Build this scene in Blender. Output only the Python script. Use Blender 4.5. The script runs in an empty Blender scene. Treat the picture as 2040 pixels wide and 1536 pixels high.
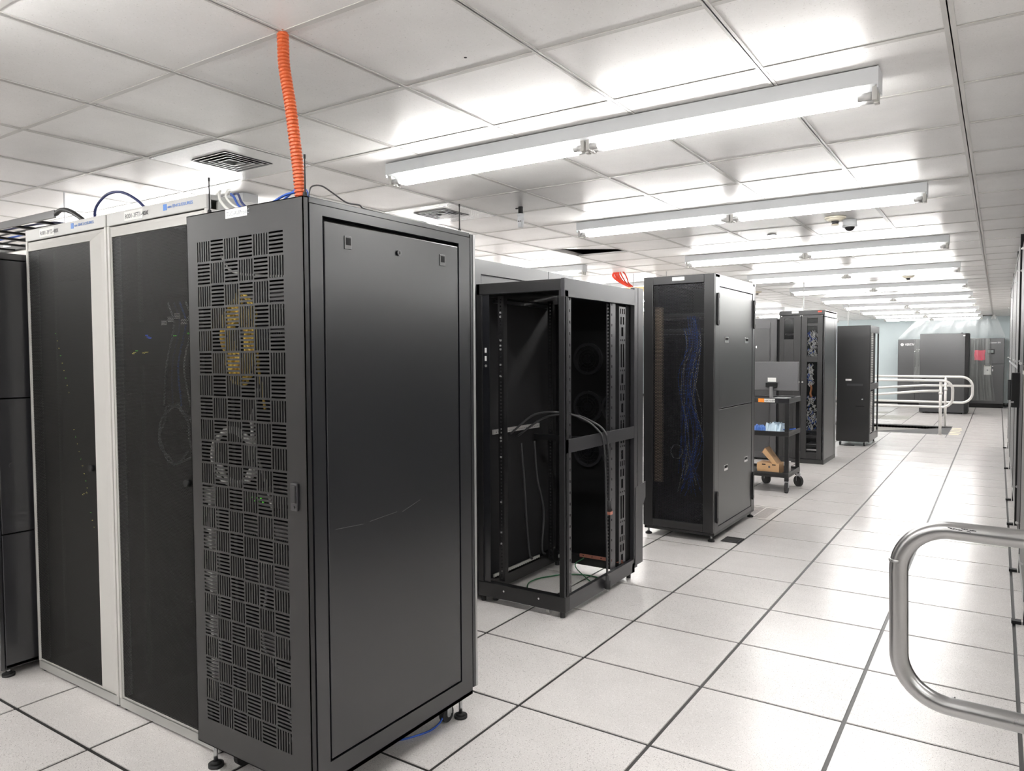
import bpy, bmesh, math, random
from mathutils import Vector, Matrix
random.seed(7)
SC = bpy.context.scene
COL = SC.collection
PI = math.pi

# ------------------------------------------------------------------ camera, world, exposure
cam_d = bpy.data.cameras.new('camera'); cam = bpy.data.objects.new('camera', cam_d); COL.objects.link(cam)
SC.camera = cam
YAW, PITCH, ROLL, CAMZ = -.5842, -.0410, -.0050, 1.5336
fwd = Vector((math.sin(YAW)*math.cos(PITCH), math.cos(YAW)*math.cos(PITCH), math.sin(PITCH)))
rgt = Vector((math.cos(YAW), -math.sin(YAW), 0)); upv = rgt.cross(fwd)
r2 = rgt*math.cos(ROLL) + upv*math.sin(ROLL); u2 = upv*math.cos(ROLL) - rgt*math.sin(ROLL)
M = Matrix((r2, u2, -fwd)).transposed().to_4x4(); M.translation = Vector((0, 0, CAMZ))
cam.matrix_world = M
cam_d.sensor_fit = 'HORIZONTAL'; cam_d.sensor_width = 36; cam_d.lens = 1465.5*36/2040; cam_d.clip_start = .02; cam_d.clip_end = 200
w = bpy.data.worlds.new('world'); SC.world = w; w.use_nodes = True
w.node_tree.nodes['Background'].inputs[0].default_value = (.8, .85, .9, 1); w.node_tree.nodes['Background'].inputs[1].default_value = .02
SC.view_settings.view_transform = 'Standard'; SC.view_settings.look = 'None'
SC.view_settings.gamma = 1; SC.view_settings.use_curve_mapping = False
SC.view_settings.exposure = 0.0
LAMP = 55.0            # strength of the fluorescent tubes
SC.cycles.use_denoising = True
SC.cycles.max_bounces = 8; SC.cycles.diffuse_bounces = 5; SC.cycles.glossy_bounces = 4; SC.cycles.transparent_max_bounces = 12
SC.cycles.caustics_reflective = False; SC.cycles.caustics_refractive = False
SC.cycles.sample_clamp_indirect = 6

# ------------------------------------------------------------------ materials
def nodes(name):
    m = bpy.data.materials.new(name); m.use_nodes = True
    nt = m.node_tree; b = nt.nodes['Principled BSDF']; return m, nt, b
def mat(name, col, rough=.5, metal=0, spec=.5, var=0, vscale=4, rvar=0, bump=0, bscale=200, emit=0, coat=0, stretch=None):
    m, nt, b = nodes(name)
    b.inputs['Base Color'].default_value = (*col, 1); b.inputs['Roughness'].default_value = rough
    b.inputs['Metallic'].default_value = metal; b.inputs['Specular IOR Level'].default_value = spec
    b.inputs['Coat Weight'].default_value = coat
    if emit:
        b.inputs['Emission Color'].default_value = (*col, 1); b.inputs['Emission Strength'].default_value = emit
    if var or rvar or bump:
        tc = nt.nodes.new('ShaderNodeTexCoord'); src = tc.outputs['Object']
        if stretch:
            mp = nt.nodes.new('ShaderNodeMapping'); mp.inputs['Scale'].default_value = stretch
            nt.links.new(src, mp.inputs[0]); src = mp.outputs[0]
    if var or rvar:
        n = nt.nodes.new('ShaderNodeTexNoise'); n.inputs['Scale'].default_value = vscale; n.inputs['Detail'].default_value = 5
        nt.links.new(src, n.inputs['Vector'])
    if var:
        mx = nt.nodes.new('ShaderNodeMix'); mx.data_type = 'RGBA'
        mx.inputs[6].default_value = (*[c*(1-var) for c in col], 1); mx.inputs[7].default_value = (*[min(1, c*(1+var)) for c in col], 1)
        nt.links.new(n.outputs['Fac'], mx.inputs[0]); nt.links.new(mx.outputs[2], b.inputs['Base Color'])
    if rvar:
        mr = nt.nodes.new('ShaderNodeMapRange'); mr.inputs[3].default_value = rough-rvar; mr.inputs[4].default_value = rough+rvar
        nt.links.new(n.outputs['Fac'], mr.inputs[0]); nt.links.new(mr.outputs[0], b.inputs['Roughness'])
    if bump:
        n2 = nt.nodes.new('ShaderNodeTexNoise'); n2.inputs['Scale'].default_value = bscale; n2.inputs['Detail'].default_value = 3
        bp = nt.nodes.new('ShaderNodeBump'); bp.inputs['Strength'].default_value = bump; bp.inputs['Distance'].default_value = .002
        nt.links.new(src, n2.inputs['Vector']); nt.links.new(n2.outputs['Fac'], bp.inputs['Height']); nt.links.new(bp.outputs[0], b.inputs['Normal'])
    return m
def speckle(name, base, dark, light, rough, scale=260, spec=.5, thr=.62):
    m, nt, b = nodes(name)
    tc = nt.nodes.new('ShaderNodeTexCoord'); oi = nt.nodes.new('ShaderNodeObjectInfo')
    add = nt.nodes.new('ShaderNodeVectorMath'); add.operation = 'MULTIPLY_ADD'
    add.inputs[1].default_value = (1, 1, 1)
    sc = nt.nodes.new('ShaderNodeVectorMath'); sc.operation = 'SCALE'; sc.inputs[0].default_value = (13.7, 7.3, 3.1)
    nt.links.new(oi.outputs['Random'], sc.inputs['Scale']); nt.links.new(tc.outputs['Object'], add.inputs[0]); nt.links.new(sc.outputs[0], add.inputs[2])
    n1 = nt.nodes.new('ShaderNodeTexNoise'); n1.inputs['Scale'].default_value = scale; n1.inputs['Detail'].default_value = 2
    n2 = nt.nodes.new('ShaderNodeTexNoise'); n2.inputs['Scale'].default_value = scale*.55; n2.inputs['Detail'].default_value = 2
    n3 = nt.nodes.new('ShaderNodeTexNoise'); n3.inputs['Scale'].default_value = 5; n3.inputs['Detail'].default_value = 4
    for n in (n1, n2, n3): nt.links.new(add.outputs[0], n.inputs['Vector'])
    r1 = nt.nodes.new('ShaderNodeMapRange'); r1.inputs[1].default_value = thr; r1.inputs[2].default_value = thr+.07
    r2_ = nt.nodes.new('ShaderNodeMapRange'); r2_.inputs[1].default_value = .58; r2_.inputs[2].default_value = .66
    nt.links.new(n1.outputs['Fac'], r1.inputs[0]); nt.links.new(n2.outputs['Fac'], r2_.inputs[0])
    a = nt.nodes.new('ShaderNodeMix'); a.data_type = 'RGBA'; a.inputs[6].default_value = (*base, 1); a.inputs[7].default_value = (*light, 1)
    c = nt.nodes.new('ShaderNodeMix'); c.data_type = 'RGBA'; c.inputs[7].default_value = (*dark, 1)
    nt.links.new(r2_.outputs[0], a.inputs[0]); nt.links.new(r1.outputs[0], c.inputs[0]); nt.links.new(a.outputs[2], c.inputs[6])
    h = nt.nodes.new('ShaderNodeMapRange'); h.inputs[3].default_value = .9; h.inputs[4].default_value = 1.06
    nt.links.new(n3.outputs['Fac'], h.inputs[0])
    mu = nt.nodes.new('ShaderNodeMix'); mu.data_type = 'RGBA'; mu.blend_type = 'MULTIPLY'; mu.inputs[0].default_value = 1
    cb = nt.nodes.new('ShaderNodeCombineColor')
    for k in range(3): nt.links.new(h.outputs[0], cb.inputs[k])
    nt.links.new(c.outputs[2], mu.inputs[6]); nt.links.new(cb.outputs[0], mu.inputs[7]); nt.links.new(mu.outputs[2], b.inputs['Base Color'])
    b.inputs['Roughness'].default_value = rough; b.inputs['Specular IOR Level'].default_value = spec
    return m
def perf(name, col, s, r, rough=.5, plane='xz', spec=.5):
    """sheet pierced by round holes: hexagonal lattice of pitch s, hole radius r"""
    m, nt, b = nodes(name)
    b.inputs['Base Color'].default_value = (*col, 1); b.inputs['Roughness'].default_value = rough
    b.inputs['Specular IOR Level'].default_value = spec
    N = nt.nodes.new; L = nt.links.new
    tc = N('ShaderNodeTexCoord'); sp = N('ShaderNodeSeparateXYZ'); L(tc.outputs['Object'], sp.inputs[0])
    cx = N('ShaderNodeCombineXYZ'); L(sp.outputs['X' if plane[0] == 'x' else 'Y'], cx.inputs[0]); L(sp.outputs['Z'], cx.inputs[1])
    def vm(op, a, bv):
        n = N('ShaderNodeVectorMath'); n.operation = op
        L(a, n.inputs[0])
        if bv is not None: n.inputs[1].default_value = bv
        return n.outputs[1] if op == 'LENGTH' else n.outputs[0]
    v = vm('MULTIPLY', cx.outputs[0], (1/s, 1/(1.732*s), 0))
    ds = []
    for off in (0, .5):
        q = vm('ADD', v, (off, off, 0)); q = vm('FRACTION', q, None); q = vm('SUBTRACT', q, (.5, .5, 0)); q = vm('MULTIPLY', q, (1, 1.732, 0))
        ds.append(vm('LENGTH', q, None))
    mn = N('ShaderNodeMath'); mn.operation = 'MINIMUM'; L(ds[0], mn.inputs[0]); L(ds[1], mn.inputs[1])
    lt = N('ShaderNodeMath'); lt.operation = 'GREATER_THAN'; L(mn.outputs[0], lt.inputs[0]); lt.inputs[1].default_value = r/s
    L(lt.outputs[0], b.inputs['Alpha'])
    return m
def clear(name, col, rough, trans, spec=.5, bump=0, bscale=6):
    m, nt, b = nodes(name)
    b.inputs['Base Color'].default_value = (*col, 1); b.inputs['Roughness'].default_value = rough; b.inputs['Specular IOR Level'].default_value = spec
    out = nt.nodes['Material Output']; mx = nt.nodes.new('ShaderNodeMixShader'); tr = nt.nodes.new('ShaderNodeBsdfTransparent')
    mx.inputs[0].default_value = trans
    nt.links.new(b.outputs[0], mx.inputs[1]); nt.links.new(tr.outputs[0], mx.inputs[2]); nt.links.new(mx.outputs[0], out.inputs[0])
    return m

BLK = mat('black_powder_coat', (.005, .005, .0055), .37, spec=.62)
BLKG = mat('black_satin_panel', (.0045, .005, .007), .29, spec=.92)
BLKM = mat('black_matt', (.006, .006, .0065), .55, spec=.3)
BLKR = mat('black_rubber', (.015, .015, .016), .7)
VOID = mat('dark_interior', (.006, .006, .007), .9)
GREYD = mat('charcoal_metal', (.018, .018, .021), .30, spec=1.0)
STEEL = mat('zinc_steel', (.55, .56, .57), .3, metal=1)
CHROME = mat('chrome', (.8, .8, .8), .15, metal=1)
GALV = mat('galvanised', (.42, .42, .42), .38, metal=.6)
WHT = mat('white_enamel', (.62, .61, .585), .4, var=.04)
WHTD = mat('grey_header', (.47, .47, .455), .4)
LAMPW = mat('white_lamp_enamel', (.78, .8, .82), .35)
PAPER = mat('label_paper', (.85, .85, .83), .6)
INK = mat('ink', (.06, .06, .07), .6)
INKG = mat('ink_grey', (.3, .32, .34), .6)
INKB = mat('ink_blue', (.08, .22, .6), .5)
WHITEINK = mat('white_print', (.8, .8, .8), .5)
TILE = speckle('laminate_floor_tile', (.80, .768, .752), (.28, .26, .25), (.9, .875, .86), .23, spec=.9)
TRIM = mat('black_tile_trim', (.012, .011, .011), .45)
CEIL = speckle('ceiling_tile_face', (.865, .858, .848), (.64, .63, .62), (.89, .88, .875), .38, scale=160, spec=.45, thr=.66)
TEE = mat('ceiling_tee_enamel', (.56, .55, .53), .35)
TEEW = mat('ceiling_tee_edge', (.85, .84, .8), .35)
WALL = mat('pale_blue_wall_paint', (.54, .615, .635), .6, var=.03, vscale=1.5)
WALLW = mat('white_wall_paint', (.62, .61, .58), .7)
ORANGE = mat('orange_corrugated_plastic', (.56, .11, .03), .42)
BLUEC = mat('blue_cable_jacket', (.03, .11, .5), .4)
NAVYC = mat('navy_cable_jacket', (.02, .03, .12), .4)
WHITEC = mat('white_cable_jacket', (.75, .75, .72), .4)
YELC = mat('yellow_cable_jacket', (.85, .6, .12), .4)
GREYC = mat('grey_cable_jacket', (.45, .45, .46), .4)
GRNC = mat('green_wire_jacket', (.02, .13, .05), .4)
REDC = mat('red_cable_jacket', (.65, .04, .01), .4)
BLKC = mat('black_cable_jacket', (.03, .03, .032), .4)
ALU = mat('satin_aluminium', (.43, .43, .43), .3, metal=.97, rvar=.06, vscale=9)
ALUW = mat('bright_aluminium_rail', (.72, .71, .69), .35, metal=.5)
COPPER = mat('copper', (.65, .27, .2), .4, metal=.7)
RAMP = mat('grey_ramp_carpet', (.1, .1, .1), .9, bump=.4)
CARD = mat('cardboard', (.5, .31, .16), .75, var=.1)
TAPE = mat('pale_yellow_tape', (.72, .66, .5), .6)
SCREW = mat('bright_screw', (.8, .8, .8), .25, metal=.8)
TUBE = mat('fluorescent_tube', (1, .985, .962), .5, emit=LAMP)
CAP = mat('tube_cap', (.7, .7, .7), .3, metal=.5)
LEDG = mat('green_led', (.2, 1, .1), .5, emit=.9)
LEDY = mat('yellow_led', (.9, .8, .2), .5, emit=.8)
LEDB = mat('blue_led', (.05, .15, 1), .5, emit=1.2)
LEDO = mat('orange_led', (1, .25, .03), .5, emit=4)
MESHW = perf('fine_black_mesh', (.003, .003, .0025), .0065, .0019, .5, spec=.22)
MESH3 = perf('round_hole_black_mesh', (.008, .008, .009), .0125, .0042, .4, spec=.35)
GLASSD = clear('smoked_glass', (.01, .011, .012), .12, .72)
PLAST = clear('thin_plastic_sheet', (.9, .93, .94), .14, .74, spec=1.0)
PLAST2 = clear('clouded_plastic_sheet', (.42, .44, .43), .14, .68, spec=1.0)
BAG = clear('bag_film', (.5, .62, .85), .2, .3)
TAN = mat('tan_foam_strip', (.42, .33, .24), .8)
DARKGRILL = perf('perforated_floor_panel', (.5, .5, .46), .02, .006)
def make_xy(m):     # turn the lattice to the floor plane
    for n in m.node_tree.nodes:
        if n.type == 'COMBXYZ':
            sp = [x for x in m.node_tree.nodes if x.type == 'SEPXYZ'][0]
            m.node_tree.links.new(sp.outputs['Y'], n.inputs[1])
make_xy(DARKGRILL)
PERFY = perf('louvred_side_mesh', (.5, .5, .5), .03, .01, plane='yz')
REDS = mat('red_sheet', (.75, .05, .12), .5)
SCREENM = mat('display_grey', (.2, .22, .22), .2)
ORLAB = mat('orange_sticker', (.95, .3, .03), .5)
MONB = mat('ribbed_monitor_back', (.1, .1, .105), .35, bump=1.0, bscale=60, stretch=(1, 1, 12))

# ------------------------------------------------------------------ mesh helpers (world coordinates)
WL = {}
class MB:
    def __init__(s): s.v = []; s.f = []
    def box(s, x0, x1, y0, y1, z0, z1):
        if x0 > x1: x0, x1 = x1, x0
        if y0 > y1: y0, y1 = y1, y0
        if z0 > z1: z0, z1 = z1, z0
        n = len(s.v)
        s.v += [(x0,y0,z0),(x1,y0,z0),(x1,y1,z0),(x0,y1,z0),(x0,y0,z1),(x1,y0,z1),(x1,y1,z1),(x0,y1,z1)]
        s.f += [tuple(n+i for i in q) for q in ((0,3,2,1),(4,5,6,7),(0,1,5,4),(1,2,6,5),(2,3,7,6),(3,0,4,7))]
        return s
    def poly(s, *pts):
        n = len(s.v); s.v += [tuple(p) for p in pts]; s.f.append(tuple(range(n, n+len(pts)))); return s
    def bar(s, a, b, wx, wz=None):       # square bar between two points
        wz = wz or wx; a = Vector(a); b = Vector(b); d = (b-a).normalized()
        u = d.cross(Vector((0,0,1)))
        if u.length < 1e-3: u = Vector((1,0,0))
        u.normalize(); v = u.cross(d); n = len(s.v)
        for p in (a, b):
            for i, j in ((-1,-1),(1,-1),(1,1),(-1,1)): s.v.append(tuple(p+u*i*wx/2+v*j*wz/2))
        s.f += [tuple(n+i for i in q) for q in ((3,2,1,0),(4,5,6,7),(0,1,5,4),(1,2,6,5),(2,3,7,6),(3,0,4,7))]
        return s
    def tube(s, path, r, n=10, cap=True):
        P = [Vector(p) for p in path]; k0 = len(s.v); m = len(P)
        rr = r if isinstance(r, (list, tuple)) else [r]*m
        t0 = (P[1]-P[0]).normalized(); u = t0.cross(Vector((0,0,1)))
        if u.length < 1e-3: u = t0.cross(Vector((1,0,0)))
        u.normalize()
        for i, p in enumerate(P):
            t = (P[min(i+1, m-1)]-P[max(i-1, 0)]).normalized()
            u = (u-t*u.dot(t)); u.normalize(); v = t.cross(u)
            for k in range(n):
                a = 2*PI*k/n; s.v.append(tuple(p+(u*math.cos(a)+v*math.sin(a))*rr[i]))
        for i in range(m-1):
            for k in range(n):
                a = k0+i*n+k; b = k0+i*n+(k+1) % n; s.f.append((a, b, b+n, a+n))
        if cap:
            s.f.append(tuple(k0+k for k in range(n))[::-1]); s.f.append(tuple(k0+(m-1)*n+k for k in range(n)))
        return s
    def cyl(s, a, b, r, n=16, r1=None): return s.tube([a, b], [r, r if r1 is None else r1], n)
    def dome(s, c, r, h, n=20, m=6, down=True):
        k0 = len(s.v); sg = -1 if down else 1
        for i in range(m):
            a = i/m*PI/2
            for k in range(n): s.v.append((c[0]+r*math.cos(a)*math.cos(2*PI*k/n), c[1]+r*math.cos(a)*math.sin(2*PI*k/n), c[2]+sg*h*math.sin(a)))
        s.v.append((c[0], c[1], c[2]+sg*h)); top = len(s.v)-1
        for i in range(m-1):
            for k in range(n):
                a = k0+i*n+k; b = k0+i*n+(k+1) % n; s.f.append((a, a+n, b+n, b))
        for k in range(n): s.f.append((k0+(m-1)*n+k, top, k0+(m-1)*n+(k+1) % n))
        s.f.append(tuple(k0+k for k in range(n)))
        return s
    def ring(s, c, r0, r1, axis='y', th=.01, n=28):     # flat annulus with thickness
        k0 = len(s.v)
        for dz in (-th/2, th/2):
            for r in (r0, r1):
                for k in range(n):
                    a = 2*PI*k/n; x, z = r*math.cos(a), r*math.sin(a)
                    s.v.append((c[0]+x, c[1]+dz, c[2]+z) if axis == 'y' else ((c[0]+dz, c[1]+x, c[2]+z) if axis == 'x' else (c[0]+x, c[1]+z, c[2]+dz)))
        for k in range(n):
            j = (k+1) % n; A, B, C_, D = k0, k0+n, k0+2*n, k0+3*n
            s.f += [(A+k, A+j, B+j, B+k), (C_+k, D+k, D+j, C_+j), (A+k, C_+k, C_+j, A+j), (B+k, B+j, D+j, D+k)]
        return s
    def build(s, name, m, parent=None, bevel=0, smooth=False, kind=None, label=None, loc=None, fixn=True):
        base = Vector(WL[parent.name]) if parent else Vector(loc or (0, 0, 0))
        me = bpy.data.meshes.new(name)
        o_ = Vector(loc) if loc is not None else base
        me.from_pydata([tuple(Vector(p)-o_) for p in s.v], [], s.f)
        if fixn:
            bm = bmesh.new(); bm.from_mesh(me); bmesh.ops.recalc_face_normals(bm, faces=bm.faces); bm.to_mesh(me); bm.free()
        me.materials.append(m)
        if smooth:
            for p in me.polygons: p.use_smooth = len(p.vertices) == 4 or len(p.vertices) == 3
        o = bpy.data.objects.new(name, me); COL.objects.link(o); WL[o.name] = tuple(o_)
        if parent: o.parent = parent; o.location = o_-base
        else: o.location = o_
        if bevel:
            b = o.modifiers.new('bevel', 'BEVEL'); b.width = bevel; b.segments = 2; b.limit_method = 'ANGLE'; b.angle_limit = .6
        if kind: o['kind'] = kind
        if label: o['label'] = label
        return o
def tag(o, label, cat, group=None, kind=None):
    o['label'] = label; o['category'] = cat
    if group: o['group'] = group
    if kind: o['kind'] = kind
    return o
def root(name, loc, label, cat, group=None):
    o = bpy.data.objects.new(name, None); COL.objects.link(o); o.location = loc; o.empty_display_size = .1; WL[o.name] = tuple(loc)
    return tag(o, label, cat, group)
def struct(o): o['kind'] = 'structure'; return o
def bx(name, m, parent, *a, **k): return MB().box(*a).build(name, m, parent, **k)
def text(name, s, size, loc, m, parent, axis='y', depth=.0012, sx=1.0):
    """lettering facing -y ('y') or +x ('x'); loc is the lower left corner"""
    cu = bpy.data.curves.new(name, 'FONT'); cu.body = s; cu.size = size; cu.extrude = depth/2; cu.resolution_u = 2
    t = bpy.data.objects.new(name, cu); COL.objects.link(t)
    me = bpy.data.meshes.new_from_object(t.evaluated_get(bpy.context.evaluated_depsgraph_get()))
    bpy.data.objects.remove(t); bpy.data.curves.remove(cu)
    R = Matrix.Rotation(PI/2, 4, 'X')
    if axis == 'x': R = Matrix.Rotation(PI/2, 4, 'Z') @ R
    me.transform(R @ Matrix.Diagonal((sx, 1, 1, 1)))
    me.materials.clear(); me.materials.append(m)
    o = bpy.data.objects.new(name, me); COL.objects.link(o); WL[o.name] = tuple(loc)
    o.parent = parent; o.location = Vector(loc)-Vector(WL[parent.name]); return o
def copytree(o, parent=None):
    c = o.copy(); COL.objects.link(c); c.parent = parent
    for ch in list(o.children): copytree(ch, c)
    return c
def curve(pts, n=8):               # Catmull-Rom through the points
    P = [Vector(p) for p in pts]; P = [P[0]*2-P[1]]+P+[P[-1]*2-P[-2]]; out = []
    for i in range(1, len(P)-2):
        for k in range(n):
            t = k/n; a, b, c, d = P[i-1:i+3]
            out.append(.5*((2*b)+(c-a)*t+(2*a-5*b+4*c-d)*t*t+(3*b-a-3*c+d)*t**3))
    out.append(P[-2]); return out
def cable(name, pts, r, m, label, cat='cable', group=None, n=8, seg=8, parent=None):
    o = MB().tube(curve(pts, seg), r, n).build(name, m, parent, smooth=True, loc=None if parent else tuple(pts[0]))
    if not parent: tag(o, label, cat, group)
    return o
def rounded(pts, r, n=7):          # polyline with arcs at the corners
    P = [Vector(p) for p in pts]; out = [P[0]]
    for i in range(1, len(P)-1):
        a = (P[i-1]-P[i]).normalized(); b = (P[i+1]-P[i]).normalized(); h = a.angle(b)/2
        d = r/math.tan(h); c = P[i]+(a+b).normalized()*(r/math.sin(h)); s = P[i]+a*d; e = P[i]+b*d
        for k in range(n+1):
            t = k/n; q = (s-c).lerp(e-c, t).normalized()*r; out.append(c+q)
    out.append(P[-1]); return out

# ------------------------------------------------------------------ floor
FX, FY, FT = -1.7285, 2.655, .6096
YF, YB, XL, XR = 25.3, -4.0, -12.2, 4.4
PIT = (-6.0, -.78, 15.98, 17.62)
floor = MB()
xs = [XL, PIT[0], PIT[1], XR]; ys = [YB, PIT[2], PIT[3], YF]
for i in range(3):
    for j in range(3):
        if i == 1 and j == 1: continue
        floor.box(xs[i], xs[i+1], ys[j], ys[j+1], -.05, -.004)
floor = struct(floor.build('floor', TRIM, loc=(0, 0, 0)))
def tile_mesh(name, m, thick=.004):
    h = FT/2-.0074; b = MB(); c = .0012; z = 0
    b.v = [(-h, -h, -thick), (h, -h, -thick), (h, h, -thick), (-h, h, -thick), (-h+c, -h+c, z), (h-c, -h+c, z), (h-c, h-c, z), (-h+c, h-c, z)]
    b.f = [(4,5,6,7), (0,1,5,4), (1,2,6,5), (2,3,7,6), (3,0,4,7)]
    me = bpy.data.meshes.new(name); me.from_pydata(b.v, [], b.f); me.materials.append(m); return me
tm = tile_mesh('floor_tile', TILE)
rest = MB(); count = 0
def in_pit(x0, x1, y0, y1): return x1 > PIT[0]+.02 and x0 < PIT[1]-.02 and y1 > PIT[2]+.02 and y0 < PIT[3]-.02
def clip(x0, x1, y0, y1): return []
PERFT = {(-1, 7)}
FARP = {(-1, 27), (-2, 27), (-1, 28), (-2, 28), (-2, 30), (-3, 30)}
for i in range(-16, 10):
    for j in range(-10, 37):
        x0 = FX+i*FT; y0 = FY+j*FT; cx, cy = x0+FT/2, y0+FT/2
        if (i, j) in PERFT or (i, j) in FARP: continue
        near = (0 < cy < 14.6) and (-2.6-(.0 if cy > 1.6 else 2.2) < cx < 1.2)
        if (i, j) == (-1, 5): continue
        if in_pit(x0, x0+FT, y0, y0+FT):
            # part of a tile beside the pit
            g = .0074
            for a, b in ((x0, min(x0+FT, PIT[0])), (max(x0, PIT[1]), x0+FT)):
                if b-a > .02: rest.box(a+g, b-g, y0+g, y0+FT-g, -.004, 0)
            for a, b in ((y0, min(y0+FT, PIT[2])), (max(y0, PIT[3]), y0+FT)):
                if b-a > .02: rest.box(max(x0, PIT[0])+g, min(x0+FT, PIT[1])-g, a+g, b-g, -.004, 0)
            continue
        if near and count < 290:
            o = bpy.data.objects.new('floor_tile', tm); COL.objects.link(o); o.parent = floor; o.location = (cx, cy, 0); count += 1
        else:
            g = .0074; rest.box(x0+g, x0+FT-g, y0+g, y0+FT-g, -.004, 0)
rest.build('far_floor_tiles', TILE, floor, kind='stuff')
# perforated air tiles
def slot_tile(x0, y0, name='perforated_floor_tile'):
    g = .0074; b = MB(); a0, a1, c0, c1 = x0+g, x0+FT-g, y0+g, y0+FT-g; e = .05
    b.box(a0, a1, c0, c0+e, -.004, 0).box(a0, a1, c1-e, c1, -.004, 0).box(a0, a0+e, c0+e, c1-e, -.004, 0).box(a1-e, a1, c0+e, c1-e, -.004, 0)
    for k in range(1, 4):
        xx = a0+e+(a1-a0-2*e)*k/4; b.box(xx-.008, xx+.008, c0+e, c1-e, -.004, 0)
    yy = (c0+c1)/2; b.box(a0+e, a1-e, yy-.008, yy+.008, -.004, 0)
    nx = 40
    for k in range(nx):
        xx = a0+e+(a1-a0-2*e)*(k+.5)/nx; b.box(xx-.003, xx+.003, c0+e, c1-e, -.004, -.0005)
    for k in range(nx):
        yy = c0+e+(c1-c0-2*e)*(k+.5)/nx; b.box(a0+e, a1-e, yy-.003, yy+.003, -.004, -.0005)
    return b.build(name, TILE, floor)
for (i, j) in PERFT: slot_tile(FX+i*FT, FY+j*FT)
for (i, j) in FARP:
    g = .006; x0 = FX+i*FT; y0 = FY+j*FT
    bx('perforated_floor_tile', DARKGRILL, floor, x0+g, x0+FT-g, y0+g, y0+FT-g, -.003, 0)
# tile with the brush grommet let into it
g = .0074; x0 = FX-FT; y0 = FY+5*FT
b = MB(); ga = (-1.878, FX-g-.0, 5.93, 6.115)
b.box(x0+g, ga[0], y0+g, y0+FT-g, -.004, 0).box(ga[0], ga[1], y0+g, ga[2], -.004, 0).box(ga[0], ga[1], ga[3], y0+FT-g, -.004, 0)
b.build('floor_tile', TILE, floor)
gr = root('floor_grommet', (-1.81, 6.02, 0), 'black brush cable grommet set in the floor at the foot of the perforated door cabinet', 'grommet')
fb = MB().box(ga[0], ga[1], ga[2], ga[2]+.02, -.003, .003).box(ga[0], ga[1], ga[3]-.02, ga[3], -.003, .003).box(ga[0], ga[0]+.02, ga[2], ga[3], -.003, .003).box(ga[1]-.012, ga[1], ga[2], ga[3], -.003, .003)
fb.build('frame', BLKM, gr); br = MB()
for k in range(24):
    xx = ga[0]+.02+.1*k/24; br.box(xx, xx+.003, ga[2]+.02, (ga[2]+ga[3])/2-.001, -.003, .001); br.box(xx, xx+.003, (ga[2]+ga[3])/2+.001, ga[3]-.02, -.003, .001)
br.build('bristles', BLKR, gr, kind='stuff')

# the pit with the ramp that leads down to the left
ramp = MB()
ramp.poly((PIT[1]+.0, PIT[2], -.004), (PIT[1], PIT[3], -.004), (PIT[0], PIT[3], -.50), (PIT[0], PIT[2], -.50))
ramp.poly((PIT[1], PIT[2], -.06), (PIT[0], PIT[2], -.56), (PIT[0], PIT[3], -.56), (PIT[1], PIT[3], -.06))
ramp = ramp.build('ramp', RAMP, loc=(-2, 16.8, -.1), fixn=False); tag(ramp, 'dark grey ramp running down to the left between the two far handrails', 'ramp')
pw = MB().box(PIT[0], PIT[1], PIT[3], PIT[3]+.02, -.6, -.004).box(PIT[0], PIT[1], PIT[2]-.02, PIT[2], -.6, -.004).box(PIT[0]-.02, PIT[0], PIT[2], PIT[3], -.6, -.004)
struct(pw.build('trim_1', WALLW, loc=(-2, 16.8, -.3)))
struct(MB().box(PIT[0], PIT[1], PIT[3], PIT[3]+.03, -.002, .02).box(PIT[0], PIT[1], PIT[2]-.03, PIT[2], -.002, .006).build('trim_2', ALU, loc=(-2, 16.8, 0)))
tp = root('floor_tape', (-.7, 16.8, 0), 'worn pale tape strips stuck across the head of the far ramp', 'tape')
for k in range(5): bx('strip', TAPE, tp, -.76, -.60+.02*(k % 2), 16.05+k*.32, 16.05+k*.32+.17, .0003, .0015)

# ------------------------------------------------------------------ walls
struct(bx('wall_back', WALL, None, XL, XR, YF, YF+.1, -.05, 2.75))
struct(bx('wall_left', WALLW, None, XL-.1, XL, YB, YF+.1, -.05, 2.75))
struct(bx('wall_right', WALLW, None, XR, XR+.1, YB, YF+.1, -.05, 2.75))
struct(bx('wall_front', WALLW, None, XL-.1, XR+.1, YB-.1, YB, -.05, 2.75))
struct(bx('baseboard_back', BLKM, None, XL, XR, YF-.012, YF, 0, .1))

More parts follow.
